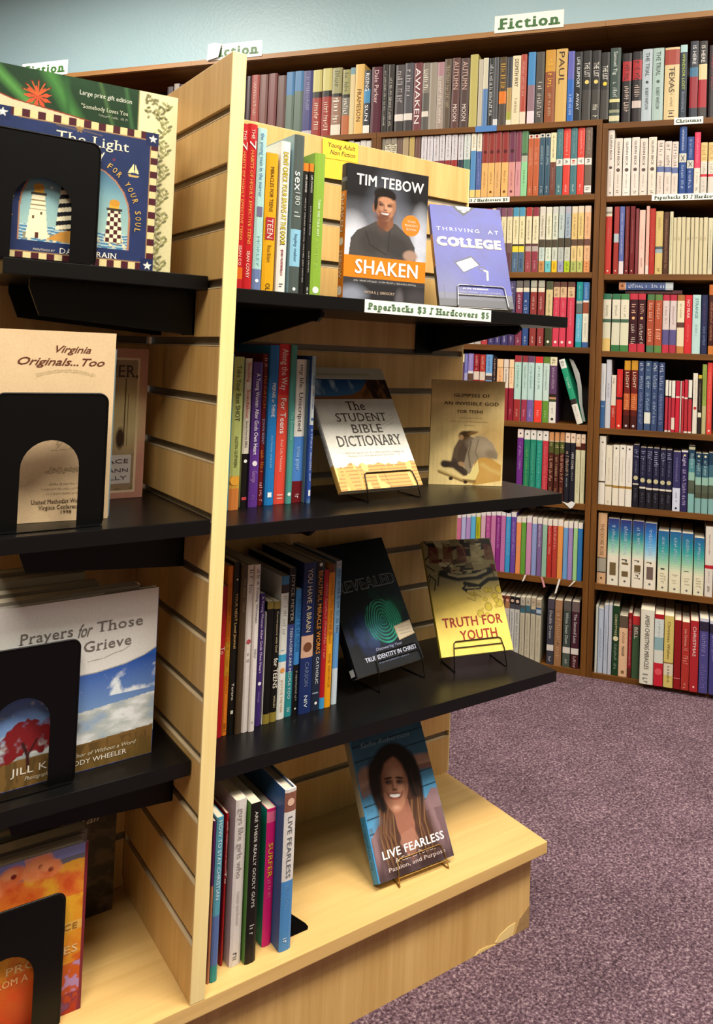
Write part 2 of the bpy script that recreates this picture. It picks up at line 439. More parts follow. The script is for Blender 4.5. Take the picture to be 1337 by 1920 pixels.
# ---- measured book rows: (position mm, thickness mm, height mm, ...)
BG=[
("T",1.609,[
(-999.3,18.9,244,0,"3a2a30@.7 b9a070"),
(-977.9,33,246,0,"8a3a30@.72 b5683c|~:c9a090:.1:.6:.4"),
(-943.5,33.7,245,0,"6b4540"),
(-905.9,34.5,246,0,"6a3c3c"),
(-867.6,34.2,235,0,"5c4440"),
(-833,32.9,246,0,"3f6f9a@.35 5a6a60"),
(-799.7,35.1,247,0,"3f6f9a@.3 56665c"),
(-764.2,38.2,245,0,"3c3a6c@.9 b0a8b0|~:8a88a8:.1:.6:.4"),
(-725.6,36.4,245,0,"b5ad6a@.33 16120e@.42 8a2a22|~:d8c8b0:.5:.9:.5"),
(-686.4,36.6,247,0,"b5ad6a@.33 16120e@.42 8a2a22|~:d8c8b0:.5:.9:.5"),
(-649.4,38.6,246,0,"8d8a60@.38 1e1a14@.43 8a6a58@.84 d0c8b8|~:55523a:.05:.33:.5;~:e8e0d0:.45:.8:.6"),
(-607.6,29.9,236,0,"8d8a58@.38 1e1a14@.43 6e6a60@.7 a86038|~:55523a:.05:.33:.5;~:d8d0c0:.45:.68:.6"),
(-579.1,20,241,0,"6f8f9a@.1 c9b78a"),
(-558.3,34.1,251,0,"cfa860|FRAMESON:4a2a10:.36:.82:.6"),
(-523.7,24.8,227,0,"2d3036@.3 3f7fa8@.52 2d3036@.87 d8d4cc|RISING:e8e8e8:.05:.33:.7;SUN:e8e8e8:.55:.8:.6"),
(-496.7,39.5,237,0,"4a1626|Dale Parker:d8b8b8:.05:.55:.5"),
(-454.5,19,243,0,"2a2622|~:c8c0b8:.1:.9:.35"),
(-433.4,22,241,0,"2e2824|~:c8c0b8:.2:.9:.4"),
(-405.7,32.1,237,0,"4a4446@.74 d0c8c0@.84 3c3838|~:b0a8a8:.1:.6:.6"),
(-371.4,31.8,240,0,"4c4a50@.74 d0c8c0@.84 3c3838|~:b0a8a8:.1:.5:.6"),
(-337.9,31.1,238,0,"6d3a3e|AWAKEN:e8dcdc:.08:.9:.75"),
(-306.4,24.8,236,0,"7a7268@.45 55524c@.72 cfc8bc@.8 55524c|~:e8e0d0:.05:.4:.6"),
(-281.1,27.3,235,0,"8f8578"),
(-253.5,25.4,234,0,"a07a80@.2 9a8a80|~:e8e0d8:.2:.9:.4"),
(-227.7,24.4,243,0,"5a4c3e|~:a89880:.1:.7:.5"),
(-200.4,28.9,243,0,"5a3c38|AUTUMN:c8a89c:.05:.45:.75;MOON:e0d0c8:.66:.9:.6"),
(-169.9,30.7,240,0,"4e3c38|AUTUMN:c8a89c:.05:.45:.75;MOON:e0d0c8:.66:.9:.6"),
(-137.5,28,250,0,"b0a55f"),
(-107,15.4,231,0,"b5ac98"),
(-91.2,17.8,234,0,"c5bda5@.45 5578a5"),
(-71,17.3,232,0,"2a2a2a|~:d8d8d8:.1:.85:.6"),
(-53.3,16,233,0,"4a4a4e@.9 c8c8c8"),
(-36,25.7,233,0,"4a3a24@.5 d0701c@.68 4a4038|~:c89838:.1:.45:.6"),
(-9.1,17.4,231,0,"2e2f38@.45 a8884c@.8 9a9a38@.92 d8d0b8"),
(8.7,27.8,233,0,"d8cba8|DESMITH WAY:4a3020:.05:.45:.6;~:8a7050:.6:.85:.4"),
(36.9,19.6,235,0,"a84434@.82 d8c8b0|~:d8a898:.1:.6:.4"),
(60.9,24.7,241,0,"3f80b5@.46 8a6a74@.82 d8c8cc"),
(88,27.3,239,0,"4a443e|~:d0c8c0:.4:.9:.5"),
(118.1,33.6,243,0,"c08a2c@.3 8a4a26|~:e0b040:.1:.5:.5;~:c8a888:.6:.9:.3"),
(152.9,37,243,0,"c8a25a|PAUL:3a2010:.04:.48:.62"),
(191.9,21.2,232,0,"5a5aa8@.4 1f5fb0|~:c8d0e8:.6:.9:.4"),
(213.5,24.7,228,0,"141416|LIFE SUPPORT:e0e0e0:.08:.52:.5;AWAY:d0d0d0:.6:.84:.5"),
(239.8,27.8,229,0,"1e1a18@.56 3a3632|THE LIST:d8d4cc:.17:.38:.75;o:d8c070:.45:.5"),
(269.2,27.2,227,0,"1e1a18@.56 3a3632|THE LIST:d8d4cc:.17:.38:.75;o:d8c070:.45:.5;~:d8d0c0:.75:.95:.6"),
(297.9,26.6,218,0,"1e1a18@.56 3a3632|THE LIST:d8d4cc:.2:.41:.75;o:d8c030:.47:.5"),
(326.5,32.3,244,0,"33433c@.68 cfc68a@.72 22281e@.82 8a8a70@.86 33433c@.9 c8c09a@.97 33433c|Samuel Tig:c8d0c8:.05:.36:.45;~:c8d0c8:.46:.64:.4"),
(365,27.7,224,0,"1a1014@.12 a01820@.4 1a1014|~:40080c:.14:.38:.6;~:c8b0a0:.48:.84:.55"),
(396.2,28.6,226,0,"1a1014@.12 a01820@.4 1a1014@.7 c0b0a8@.8 1a1014|~:40080c:.14:.38:.6;~:c8b0a0:.48:.64:.55"),
(425.5,30.7,231,0,"a8b4ba|THE TRIAL:222a30:.05:.38:.5;o:30383c:.46:.3;ROBERT WHITLOW:30383c:.54:.84:.4"),
(457,33.8,232,0,"9fb4ae|THE TRIAL:2c3a38:.05:.38:.5;o:40504c:.46:.3;ROBERT WHITLOW:30403c:.54:.84:.4"),
(493.1,44.4,230,0,"cfb888@.03 9a3a2c@.24 cfb888|TEXAS:3a2c1c:.27:.62:.48;~:7a6848:.3:.82:.18;~:3a2c1c:.87:.95:.4"),
(539,20.9,235,0,"a8c8c8@.1 24303c|WINDSOR LOST:b8c850:.12:.6:.5;~:8a90a8:.62:.9:.4"),
(568.1,24.4,244,0,"2a2c38@.34 3a6a88@.46 8a1c28@.86 2a2c38|IS HERE:d8d8d8:.06:.3:.55"),
(594,24.2,242,0,"241e1e@.3 d0c090@.5 a01c28@.86 3a3430|IS HERE:e0d8d0:.06:.28:.6"),
(624.1,23.3,227,0,"2a2022|~:a83040:.1:.6:.5"),
]),
("L2",1.376,[
(-457.1,20.1,229,0,"8a8474@.3 d0c8b8@.45 7a6e54"),
(-436,21.9,223,0,"8a8070@.1 c8c0a8@.4 6e5a48|~:504838:.1:.3:.7"),
(-413.1,21.4,222,0,"8a8070@.1 c8c0a8@.4 7a4a3c|~:504838:.1:.3:.7"),
(-390.7,19.1,222,0,"6a5448"),
(-370.2,21.8,222,0,"a08c6c@.5 8a6048"),
(-345.8,19.6,220,0,"b09858@.4 8a4038"),
(-324.3,19.5,220,0,"6a4a40"),
(-302,20.9,220,0,"c8c4c8@.4 4a4a78|~:6a5a7a:.02:.36:.2"),
(-280.2,21.1,221,0,"c8c4c8@.4 56508a|~:6a5a7a:.02:.36:.2"),
(-258.1,20.6,221,0,"c8c4c8@.4 7a2f44|~:6a3a4a:.02:.36:.2"),
(-235.6,19,220,0,"c8c4c8@.4 7c2838|~:6a3a4a:.02:.36:.2"),
(-214.6,20.4,221,0,"c8c4c8@.4 8c2c2c|~:6a3a4a:.02:.36:.2"),
(-192.9,20.9,221,0,"c8c4c8@.4 962c28|~:6a3a4a:.02:.36:.2"),
(-170.1,18.7,220,0,"c8c4c8@.4 2c3444|~:3a3a44:.02:.36:.2"),
(-149.5,23,220,0,"c8ccc8@.4 4a7a72|~:6a7a7a:.02:.36:.2"),
(-124.3,18.2,219,0,"ddd4c0@.27 4f86b8@.88 e8c878|~:8a8068:.04:.22:.3"),
(-104.2,17.5,218,0,"d8d0bc@.28 4a5c98@.88 e0b868|~:8a8068:.04:.22:.3;~:c0c8e0:.4:.8:.2"),
(-85.4,21.7,218,0,"8a3028@.47 d9a864|o:501010:.3:.55;~:9a7040:.6:.85:.25"),
(-63.3,21.9,218,0,"8a3028@.47 dcac64|o:501010:.3:.55;~:9a7040:.6:.8:.25;o:6a4018:.92:.4"),
(-40.4,21.1,219,0,"8a2c2c@.47 d4a468|o:501010:.3:.55;~:9a7040:.6:.85:.25"),
(-17.9,23.2,219,0,"8a2c2c@.47 dcac64|o:501010:.3:.55;~:9a7040:.6:.8:.25;o:6a4018:.92:.4"),
(5.8,22.1,219,0,"6a3048@.47 cc8c84|o:401018:.3:.55;~:9a6060:.6:.85:.25;o:6a3038:.92:.4"),
(29,18.5,219,0,"7a3448@.47 c88a90|~:9a6060:.6:.85:.25"),
(48.2,20.6,218,0,"4f7a50@.34 3a4a38@.38 a8a898@.47 88c490|~:4a7a50:.6:.85:.25"),
(70.5,17.4,204,0,"d8d0c0@.06 b5562a|o:902018:.03:.5;~:e0a080:.2:.5:.45;~:e8c0a0:.85:.95:.3"),
(88.9,18.9,203,0,"d8d0c0@.06 b5562a|o:902018:.03:.5;~:e0a080:.2:.5:.45;~:e8c0a0:.85:.95:.3"),
(108.2,16.9,205,0,"d8d0c0@.06 2f4f62|o:203040:.03:.5;~:a8c0c8:.2:.5:.45;~:c8d0d8:.85:.95:.3"),
(126.1,17.1,205,0,"d8d0c0@.06 2f4f62|o:203040:.03:.5;~:a8c0c8:.2:.5:.45;~:c8d0d8:.85:.95:.3"),
(143.6,18.9,207,0,"e0d4a8@.47 6a3426|~:6a4a30:.05:.4:.3;~:b09080:.55:.9:.3"),
(163.5,20.7,220,0,"3f6e74@.46 ddd8cc@.56 3f6e74|~:90b0b0:.05:.4:.3;~:d0e0e0:.85:.95:.3;R:506070:.48:.54:.5"),
(185.2,23,220,0,"d0392c@.45 ddd8cc@.55 d0392c|~:f0b0a0:.05:.4:.3;~:f0d0c8:.85:.95:.3;A:506070:.47:.53:.5"),
(209.2,20.7,220,0,"3f6e74@.46 ddd8cc@.56 3f6e74|~:90b0b0:.05:.4:.3;~:d0e0e0:.85:.95:.3;E:c03020:.48:.54:.5"),
(231,22.4,219,0,"d0392c@.45 ddd8cc@.55 d0392c|~:f0b0a0:.05:.4:.3;~:f0d0c8:.85:.95:.3;Y:506070:.47:.53:.5"),
(255.1,22.3,218,0,"6a5648@.46 ddd8cc@.56 6a5648@.87 e0dcd4@.97 6a5648|~:a89888:.05:.4:.4;R:506070:.48:.54:.5;~:404040:.9:.94:.6"),
]),
("R2",1.367,[
(322,24.8,217,0,"dccfc4|GLENN BECK:4a3a40:.08:.46:.38;o:50403c:.57:.5;~:a8988c:.63:.86:.2;~:504040:.92:.96:.4"),
(348.2,23.9,186,0,"d8cbbe|GLENN BECK:4a3a40:.06:.48:.38;o:50403c:.55:.5;~:a8988c:.63:.86:.2;~:504040:.9:.95:.4"),
(374.3,24,185,0,"e0d8ce|GLENN BECK:6a5a60:.06:.48:.38;o:50403c:.55:.5;~:a8a090:.63:.86:.2;~:504040:.92:.96:.4"),
(400.3,24.1,186,0,"dccfc4|GLENN BECK:4a3a40:.06:.48:.38;o:50403c:.55:.5;~:a8988c:.63:.86:.2;~:504040:.92:.96:.4"),
(425.8,23.9,182,0,"d8cbbe|GLENN BECK:4a3a40:.06:.48:.38;o:50403c:.55:.5;~:a8988c:.63:.86:.2;~:504040:.9:.95:.4"),
(451.6,24.5,184,0,"dccfbe|GLENN BECK:4a3a40:.06:.48:.38;o:50403c:.55:.5;~:a8988c:.63:.86:.2;~:504040:.92:.96:.4"),
(478.1,20.8,172,0,"d8c8bc@.48 5a6898@.58 d8c8bc|~:504850:.05:.22:.5;~:706468:.26:.46:.5;~:a8988c:.65:.95:.3"),
(500.3,20.7,168,0,"d8c8bc@.48 5a6898@.58 d8c8bc|~:504850:.05:.22:.5;~:706468:.26:.46:.5;~:a8988c:.65:.95:.3"),
(521.9,19.1,166,0,"d8c8bc@.49 5a6898@.6 d8c8bc|~:504850:.05:.22:.5;~:706468:.26:.46:.5;~:a8988c:.65:.95:.3"),
(543.1,21.9,215,0,"1a3f80@.4 c8c4b8@.53 1a3f80|~:d0d8e8:.05:.36:.3;X:202830:.42:.52:.6;~:a8b8d8:.58:.9:.4"),
(566.2,20.3,179,0,"1c3c7c@.41 c0c0b4@.55 1c3c7c|~:90a0c8:.05:.36:.4;X:202830:.43:.53:.6;~:a8b8d8:.6:.9:.4"),
(587.7,18,192,0,"d8365a@.58 ddd0c0|~:f090a0:.1:.5:.3;~:a09888:.65:.85:.3;~:404040:.88:.95:.4"),
(606.8,18.9,159,0,"d8b878@.37 d4ccbc@.62 c02030@.67 ccc4b8|~:b08838:.06:.33:.6;~:908878:.42:.6:.4;~:b0a8a0:.72:.95:.4"),
(628.1,20.2,159,0,"d8b878@.37 d4ccbc@.62 c02030@.67 ccc4b8|~:b08838:.06:.33:.6;~:908878:.42:.6:.4"),
]),
("L3",1.124,[
(-29.2,16.3,216,0,"6a4a70@.14 dcd0a8@.55 6a5050"),
(-11.4,16.8,215,0,"7a4a5c@.14 dcd0a8@.55 6a5050@.7 5a3844|~:8a7a50:.2:.5:.3"),
(8,17.8,215,0,"7a4a5c@.14 dcd0a8@.55 6a5050@.7 5a3844|~:8a7a50:.2:.5:.3"),
(28.1,19.6,215,0,"4a90b0@.14 e0d4a8@.57 2a2820@.6 e0cc38@.69 4a6480|~:8a7a50:.2:.5:.3;~:a8b8c8:.8:.95:.3"),
(49.1,18.4,215,0,"4a90b0@.14 e0d4a8@.57 2a2820@.6 e0cc38@.69 4a6480|~:8a7a50:.2:.5:.3;~:202838:.8:.95:.3"),
(71.3,19.1,215,0,"a83030@.14 e0d4b0@.56 5a3438@.6 b0a098@.68 9a4048|~:7a6a50:.2:.5:.3;~:d8a8a8:.82:.95:.3"),
(93.5,20,214,0,"8a2f3f@.14 e0d4b0@.56 5a3438@.6 b0a098@.68 8c3444|~:7a6a50:.2:.5:.3;~:d8a8a8:.82:.95:.3"),
(116.5,18.4,215,0,"cfc8bc@.1 d4ccb8@.5 4a4030@.62 bccac4@.83 c08850|~:706850:.14:.45:.35;~:8a9a90:.64:.8:.3;~:303030:.86:.96:.3"),
(137.4,18.8,214,0,"d4d0c0@.1 dcd8bc@.5 4a4030@.62 d4dcc8@.83 66bcc0|~:706850:.14:.45:.35;~:8a9a90:.64:.8:.3;~:303030:.86:.96:.3"),
(158.6,17.6,214,0,"c4c4bc@.1 ccd0bc@.5 4a4030@.62 c8ccbc@.83 e8b818|~:304850:.14:.45:.35;~:608078:.64:.8:.3;~:303030:.86:.96:.3"),
(177.9,18.8,215,0,"b8bcb8@.1 b4c0bc@.48 4a4030@.62 b4b8b0@.83 9a9ab8|~:506060:.14:.35:.35;~:8a9a90:.64:.8:.3;~:303030:.86:.96:.3"),
(199.2,18,214,0,"a8a4b0@.1 98a6b4@.48 4a4030@.62 c0c0b0@.83 a8c020|~:506070:.14:.45:.35;~:8a9a90:.64:.8:.3;~:303030:.86:.96:.3"),
(219.6,18.4,214,0,"d8c8b0@.1 d8b878@.5 5a4030@.6 d8bc80@.83 a8b060|~:907840:.14:.45:.3;~:907840:.64:.8:.3;~:303030:.86:.96:.3"),
(239.4,18.8,215,0,"d8c8b0@.1 d8bc78@.5 5a4030@.6 dcc084@.83 b0b868|~:907840:.14:.45:.3;~:907840:.64:.8:.3;~:303030:.86:.96:.3"),
(260.7,19.7,215,0,"d8c0ac@.1 dcab80@.5 6a4438@.6 dcac80@.83 d89058|~:a87858:.14:.45:.3;~:a87858:.64:.8:.3;~:303030:.86:.96:.3"),
]),
("R3",1.118,[
(325.2,20.8,216,0,"c8c0b4@.07 8a8478@.1 d8ccb4@.14 c03830|~:e08070:.3:.5:.3;o:e8c8b8:.95:.3"),
(353,15.6,218,0,"982c2c@.4 a8b0b4@.53 982c24|o:e8c8b8:.95:.3"),
(370.3,14.7,218,0,"5a64a0@.81 d8c8c8|~:c8ccdc:.1:.7:.3"),
(387.6,12.8,217,0,"6a1818|~:c08080:.05:.9:.2;o:e0c0b0:.95:.3"),
(402.9,14.3,218,0,"6a1418|~:c08080:.2:.7:.2;o:e0c0b0:.95:.3"),
(419.2,10.1,208,0,"7a3438"),
(430.5,17.6,203,0,"e0b8a8|~:c89080:.3:.6:.2;~:806058:.75:.9:.3"),
(450.6,10.5,218,0,"d8a898@.87 dcc8bc"),
(461.8,17,207,0,"a8281c|~:c86050:.3:.8:.4"),
(479.6,22.3,198,0,"c8b070@.56 4a5458@.6 90a0a8@.66 c8b070|~:a89050:.1:.3:.4;~:605028:.9:.96:.4"),
(503.3,16.5,195,0,"4a2818|~:a07858:.1:.9:.4"),
(521.3,10.3,196,0,"cfc8a4|~:908858:.1:.8:.3"),
(532,10.3,177,0,"c8bc98|~:a89c78:.35:.4:.6"),
(542.9,12.3,178,0,"ccc09c|~:a89c78:.35:.4:.6"),
(556.1,12.2,178,0,"c8bc98|~:a89c78:.35:.4:.6"),
(569.3,12.5,177,0,"ccc09c|~:a89c78:.35:.4:.6"),
(582.9,10.4,176,0,"c8bc98|~:a89c78:.35:.4:.6"),
(594.2,12.1,176,0,"ccc09c|~:a89c78:.35:.4:.6"),
(607.2,11.6,175,0,"c8bc98|~:a89c78:.35:.4:.6"),
(619.9,12.5,176,0,"ccc09c|~:a89c78:.35:.4:.6"),
(633.6,13.7,174,0,"ccc4a4|~:807858:.2:.9:.2"),
]),
("L4",0.883,[
(-114,22.6,201,0,"c8c8c4"),
(-90,21.8,201,0,"c8b8b0@.85 b0a8a0"),
(-66.4,20.3,203,0,"b03a40|o:e8e0d8:.92:.4"),
(-44.1,20.5,204,0,"3c3468|~:c8c0d8:.86:.96:.3"),
(-22.1,20.7,205,0,"3c3468|~:c8c0d8:.86:.96:.3"),
(1,21.3,207,0,"3c3468|~:c8c0d8:.86:.96:.3"),
(23.7,20.5,212,0,"4a4468@.7 46305c|~:b8b0c8:.05:.3:.4;~:c8c0d8:.86:.96:.3"),
(46.2,21.7,213,0,"6a6460@.1 2a2624@.11 d8d0b8@.175 7a3048|~:e0c8d0:.22:.45:.4;~:d8c0c8:.86:.96:.3"),
(69.7,19.6,214,0,"6a6460@.1 2a2624@.11 d8d0b8@.175 2f4a80|~:c8d0e0:.3:.5:.5;~:d8e0e8:.86:.96:.3"),
(93.6,20.8,214,0,"a8a898@.1 2a2624@.11 d8d0b8@.175 8a3430|~:d8b0a8:.25:.45:.4;~:e8d0c8:.86:.96:.3"),
(118.4,21.3,214,0,"a8a898@.1 2a2624@.11 d8d0b8@.175 8a3434|~:d8b0a8:.25:.45:.4;~:e8d0c8:.86:.96:.3"),
(144.3,21.8,212,0,"4a5038@.13 cdba8a@.72 3a3c24|~:8a8050:.18:.6:.3;o:e0e0c8:.93:.4"),
(168.8,20.1,210,0,"5a3c30@.08 d0b088@.24 c83a50|~:806040:.1:.22:.5;~:e89098:.3:.7:.3;o:f0d0c8:.93:.45"),
(190.2,20.3,210,0,"5a3c30@.08 d0b088@.24 c83a50|~:806040:.1:.22:.5;~:e89098:.3:.7:.3;o:f0d0c8:.93:.45"),
(214.1,22.4,210,0,"5a3c30@.08 d0b088@.24 c83a50|~:806040:.1:.22:.5;~:e89098:.3:.7:.3;o:f0d0c8:.93:.45"),
(242.2,19.4,210,0,"168a8a@.29 a8a8a0@.33 5a6a68@.47 6a4a40@.49 5aa8c0@.92 1c8c90|~:90c8c8:.05:.25:.3;~:c8e0e8:.55:.85:.3"),
(263.3,18.7,209,0,"3a70a8@.28 e0d8d0@.31 904830@.48 d8d4c0@.92 3a5a90|~:a8c0d8:.05:.25:.4;~:a0a090:.52:.85:.3"),
]),
("R4",0.874,[
(326.8,24.4,182,0,"2f6a50@.1 d4ccb8@.44 44604c@.5 ccc8b0@.78 d4b46c|~:909078:.2:.4:.3"),
(354.6,25,182,0,"2f6a48@.1 d4ccb8@.44 44604c@.5 ccc8b0@.89 2f6a3c|~:909078:.2:.4:.3"),
(381.1,25.4,182,0,"3f7a48@.1 d8d0b8@.44 44604c@.5 d0ccb0@.89 3f7a40|~:909078:.2:.4:.3"),
(408,24.4,183,0,"b8303f@.1 38101a@.86 b8303f|~:d0a088:.18:.35:.5;o:d8a870:.42:.4;~:c8b8a8:.53:.85:.5"),
(433.8,22.5,183,0,"b8303f@.1 38101a@.86 b8303f|~:d0a088:.18:.35:.5;o:d8a870:.42:.4;~:c8b8a8:.53:.85:.5"),
(461.1,21.3,181,0,"4a7044@.1 a04830@.88 4a7050|~:e0a890:.15:.45:.5;~:f0b090:.6:.82:.6"),
(483.8,22.7,181,0,"5a7a40@.1 a84c30@.88 5a8040|~:e0a890:.15:.45:.5;~:f0b090:.6:.82:.6"),
(507.7,19.7,180,0,"b02c40@.1 ccbcb8@.6 585080@.86 b83040|~:a08888:.2:.5:.3"),
(528.8,19.9,180,0,"b02c40@.1 ccbcb8@.6 585080@.86 a83040|~:a08888:.2:.5:.3"),
(550.1,21.3,180,0,"a06838@.1 dcd0b0@.47 5a3a30@.56 d8c8a8@.88 b87840|~:a09070:.15:.4:.3"),
(571.8,21.9,180,0,"c82830|NO FEAR:f0d0c8:.08:.4:.5;~:e07068:.5:.8:.3"),
(594.6,24,181,0,"b0ccc8|STRANGE:407078:.06:.4:.45;~:88a8a8:.5:.7:.3"),
(619.8,18.7,181,0,"22284a|~:583868:.15:.5:.4;~:7080a0:.52:.85:.4"),
(641.1,15.9,213,0,"b86428@.15 3a1410@.88 c07030|~:b87858:.25:.8:.5"),
]),
("L5",0.636,[
(-120.2,11.6,214,0,"6a6ab0@.3 9a98c0|~:c0c0e0:.03:.25:.3"),
(-107.5,17.7,215,0,"8a78b8@.27 d0c8c8@.31 5a4030@.42 8a78b8|~:c8c0e0:.03:.25:.3"),
(-88.7,19.4,214,0,"8a1420@.27 d0c0b0@.4 8a1420|~:e0a8a8:.03:.25:.4"),
(-67.6,18.6,213,0,"a8342c@.27 d0c0b0@.4 a8342c|~:e0b0a0:.03:.25:.4"),
(-47.6,22.2,214,0,"6a98c8@.29 d0ccc8@.33 504040@.4 6a98c8|~:3a6090:.03:.25:.3"),
(-24,13,206,0,"2a1418|~:c8b0a0:.03:.4:.4"),
(-8.9,21,200,0,"e0b888@.13 907850@.14 e0b080@.47 8a2430|~:d07040:.16:.4:.3"),
(13.5,16.6,200,0,"d4c8bc@.13 907850@.14 d8ccbc@.47 8a2430|~:504038:.16:.4:.3"),
(31.1,16.8,200,0,"e8c8a0@.13 907850@.14 e8c8a0@.47 8a1a2c|~:d08050:.16:.4:.3;~:d8a0a8:.8:.9:.3"),
(50,22,214,0,"982c34@.1 acccc0@.67 982c2c|~:6a9088:.15:.5:.3;~:e0a8a0:.82:.93:.3"),
(74.7,18.6,214,0,"8a3038@.1 b0ccc4@.67 98304a|~:6a9088:.15:.5:.3;~:e0a8b0:.82:.93:.3"),
(94.3,20.1,214,0,"6a4060@.1 b0ccc8@.67 70589a|~:6a9088:.15:.5:.3;~:c8b8e0:.82:.93:.3"),
(117.1,24.9,213,0,"d02828@.1 bcd4cc@.67 e03a30|~:6a9088:.15:.5:.3;~:f0b0a8:.82:.93:.3"),
(143.7,19.9,213,0,"5f7a30@.1 bcd0c8@.67 5f8a30|~:6a9088:.15:.5:.3;~:c0d8a0:.82:.93:.3"),
(164.9,22.6,213,0,"dcd4b0@.13 5a3a5c@.56 2a1c14@.61 b88860@.64 38402a@.68 d8d4c8|~:706850:.03:.1:.5;~:b8a0b8:.16:.5:.4;~:a0a098:.7:.85:.3;o:303030:.94:.4"),
]),
("R5",0.631,[
(323.6,17.9,203,0,"d0d0d0@.58 3a6090|~:b0b8c0:.1:.5:.3;~:9ab8d0:.66:.68:.7"),
(342.4,16.4,216,0,"bcbcc4|~:8a8a98:.35:.55:.3"),
(359.6,14.7,168,0,"d4c8b8@.57 b02c20|~:504040:.05:.15:.4;~:e0b0a0:.6:.8:.5"),
(376,17.6,187,0,"c02424@.47 301010@.51 c82c20|~:e07060:.1:.4:.3;o:f0c8b8:.95:.4"),
(397.6,18.9,215,0,"c08a28@.14 6a1c14@.48 b85a30@.72 5a1810@.8 401410|LIGHT:d8c0a8:.17:.4:.6;~:d89060:.5:.7:.7;o:b8b0b8:.95:.4"),
(419,19.8,216,0,"c08a28@.14 6a1c14@.48 b85a30@.72 5a1810@.8 401410|LIGHT:d8c0a8:.17:.4:.6;~:d89060:.5:.7:.7;o:b8b0b8:.95:.4"),
(440.8,17.1,215,0,"34446a|~:b8c0d0:.03:.14:.6;~:98a4c0:.2:.4:.6;~:8a90b8:.46:.9:.5"),
(460.4,19.1,216,0,"3a4e70@.74 d4d4c8@.9 3a4e70|~:c8d0d8:.03:.14:.6;~:a8b8c8:.2:.4:.6;~:98a8c0:.46:.7:.5"),
(481,18.2,215,0,"34446a|~:c8d0d8:.03:.14:.6;~:a8b8c8:.2:.4:.6;~:98a8c0:.46:.9:.5"),
(500.9,17.8,213,0,"34446a|~:b8c0d0:.03:.14:.6;~:98a4c0:.2:.4:.6;~:8a90b8:.46:.9:.5"),
(521.7,8.7,159,0,"dcd8cc@.3 302828@.33 b03040@.97 d8d0c8"),
(531.6,7.9,158,0,"dcd8cc@.3 302828@.33 b03040@.97 d8d0c8"),
(540.4,10.4,158,0,"dcd8cc@.33 b02c38@.72 d8c8b8@.95 b02838"),
(551.8,12.7,158,0,"b82438@.3 d8ccc0@.33 c02034@.97 b82438"),
(565.4,4,158,0,"d8ccc0"),
(570,6.5,158,0,"b82838@.3 d8ccc0@.33 b03038"),
(577.5,10.1,162,0,"b82838@.33 d8ccc0@.36 a82c34@.97 d8d0c8"),
(588.7,11.1,162,0,"dcd8cc@.33 302828@.36 b03038@.97 d8d0c8"),
(602,13.6,184,0,"d8d0c0|o:b02828:.58:.7;~:a8a090:.1:.5:.2"),
(616.7,10.7,179,0,"c0a838@.06 28201c@.64 d8d0b8@.72 28201c|~:a89888:.15:.6:.3"),
(628.3,12.5,212,0,"8a9a48@.6 b0a878|~:60702c:.1:.5:.3"),
(642,15.2,218,0,"d04038|~:e89080:.1:.85:.35;o:f0d0c8:.95:.4"),
]),
("L6",0.387,[
(66.9,19.6,223,0,"e0d0c8@.12 98787c@.13 6a2a80|~:b090c0:.2:.6:.35;o:303030:.06:.3"),
(89,19.3,222,0,"dcd8d0@.14 207a58|~:70b868:.25:.9:.4;o:303030:.06:.3"),
(109.3,18.9,223,0,"dcd8d0@.14 1f8068|~:68b8a0:.2:.9:.4;o:303030:.06:.3"),
(129.4,18.8,222,0,"dcd8d0@.14 208a78|~:68c0b0:.2:.9:.4;o:303030:.06:.3"),
(149.5,18.7,222,0,"dcd8d0@.14 b83440|~:e07878:.2:.9:.4;o:303030:.06:.3"),
(170,15.4,220,0,"c08858@.12 b8a080@.14 4a5024@.3 4a2018|~:b0a878:.16:.22:.8;~:d09880:.33:.72:.65;~:a87850:.8:.95:.5"),
(187.5,15.1,220,0,"c08858@.12 b8a080@.14 4a5024@.32 4a2018|~:b0a878:.16:.22:.8;~:c0a080:.36:.72:.45;~:a87850:.8:.95:.5"),
(204.4,14.8,221,0,"c08858@.12 b8a080@.14 4a5024@.3 4a2018|~:b0a878:.16:.22:.8;~:d09880:.33:.72:.65;~:a87850:.8:.95:.5"),
(221.4,15.5,221,0,"dcc4ac@.14 1a1a24|~:c0a088:.27:.62:.6;~:a8b0b0:.64:.78:.3;o:a06858:.06:.4"),
(238.2,15.8,221,0,"dcc4ac@.14 1a1a24|HERE COMES:c8c0c0:.28:.52:.55;~:b0b0b0:.54:.68:.3;o:a06858:.06:.4"),
(254.9,15.3,219,0,"dcc4ac@.13 c8a888@.18 4a1810@.23 c8c4a0|~:98946c:.35:.85:.25;o:a08858:.06:.4"),
(271.3,13.7,219,0,"dcc4ac@.13 4a1810@.23 c8c4a0|~:98946c:.35:.85:.25;o:a08858:.06:.4"),
]),
("R6",0.391,[
(328.4,19.9,214,0,"ddd6c8@.66 3a2c18@.68 ddd6c8|o:404040:.09:.25;~:c8c0b0:.2:.6:.2"),
(349.2,20.3,185,0,"d8cfba@.66 8a7038@.69 d8cfba|~:bcb4a0:.2:.6:.2;~:908878:.93:.96:.3"),
(370.8,19.4,188,0,"dcd4c4@.67 a07838@.71 dcd4c0|~:bcb4a0:.2:.6:.2;o:404040:.05:.3"),
(391.1,18.7,189,0,"ddd6c8@.67 a07838@.71 dcd4c4|~:bcb4a0:.2:.6:.2;o:404040:.05:.3"),
(410.8,19.5,188,0,"ddd6cc@.67 a07838@.71 dcd6c8|~:bcb4a0:.2:.6:.2;o:404040:.05:.3"),
(432,18,194,0,"20203a@.62 d0c8b8@.64 1a1820|~:8888a8:.08:.22:.7;~:787890:.25:.45:.3;o:b8b088:.53:.8;~:606070:.7:.9:.4"),
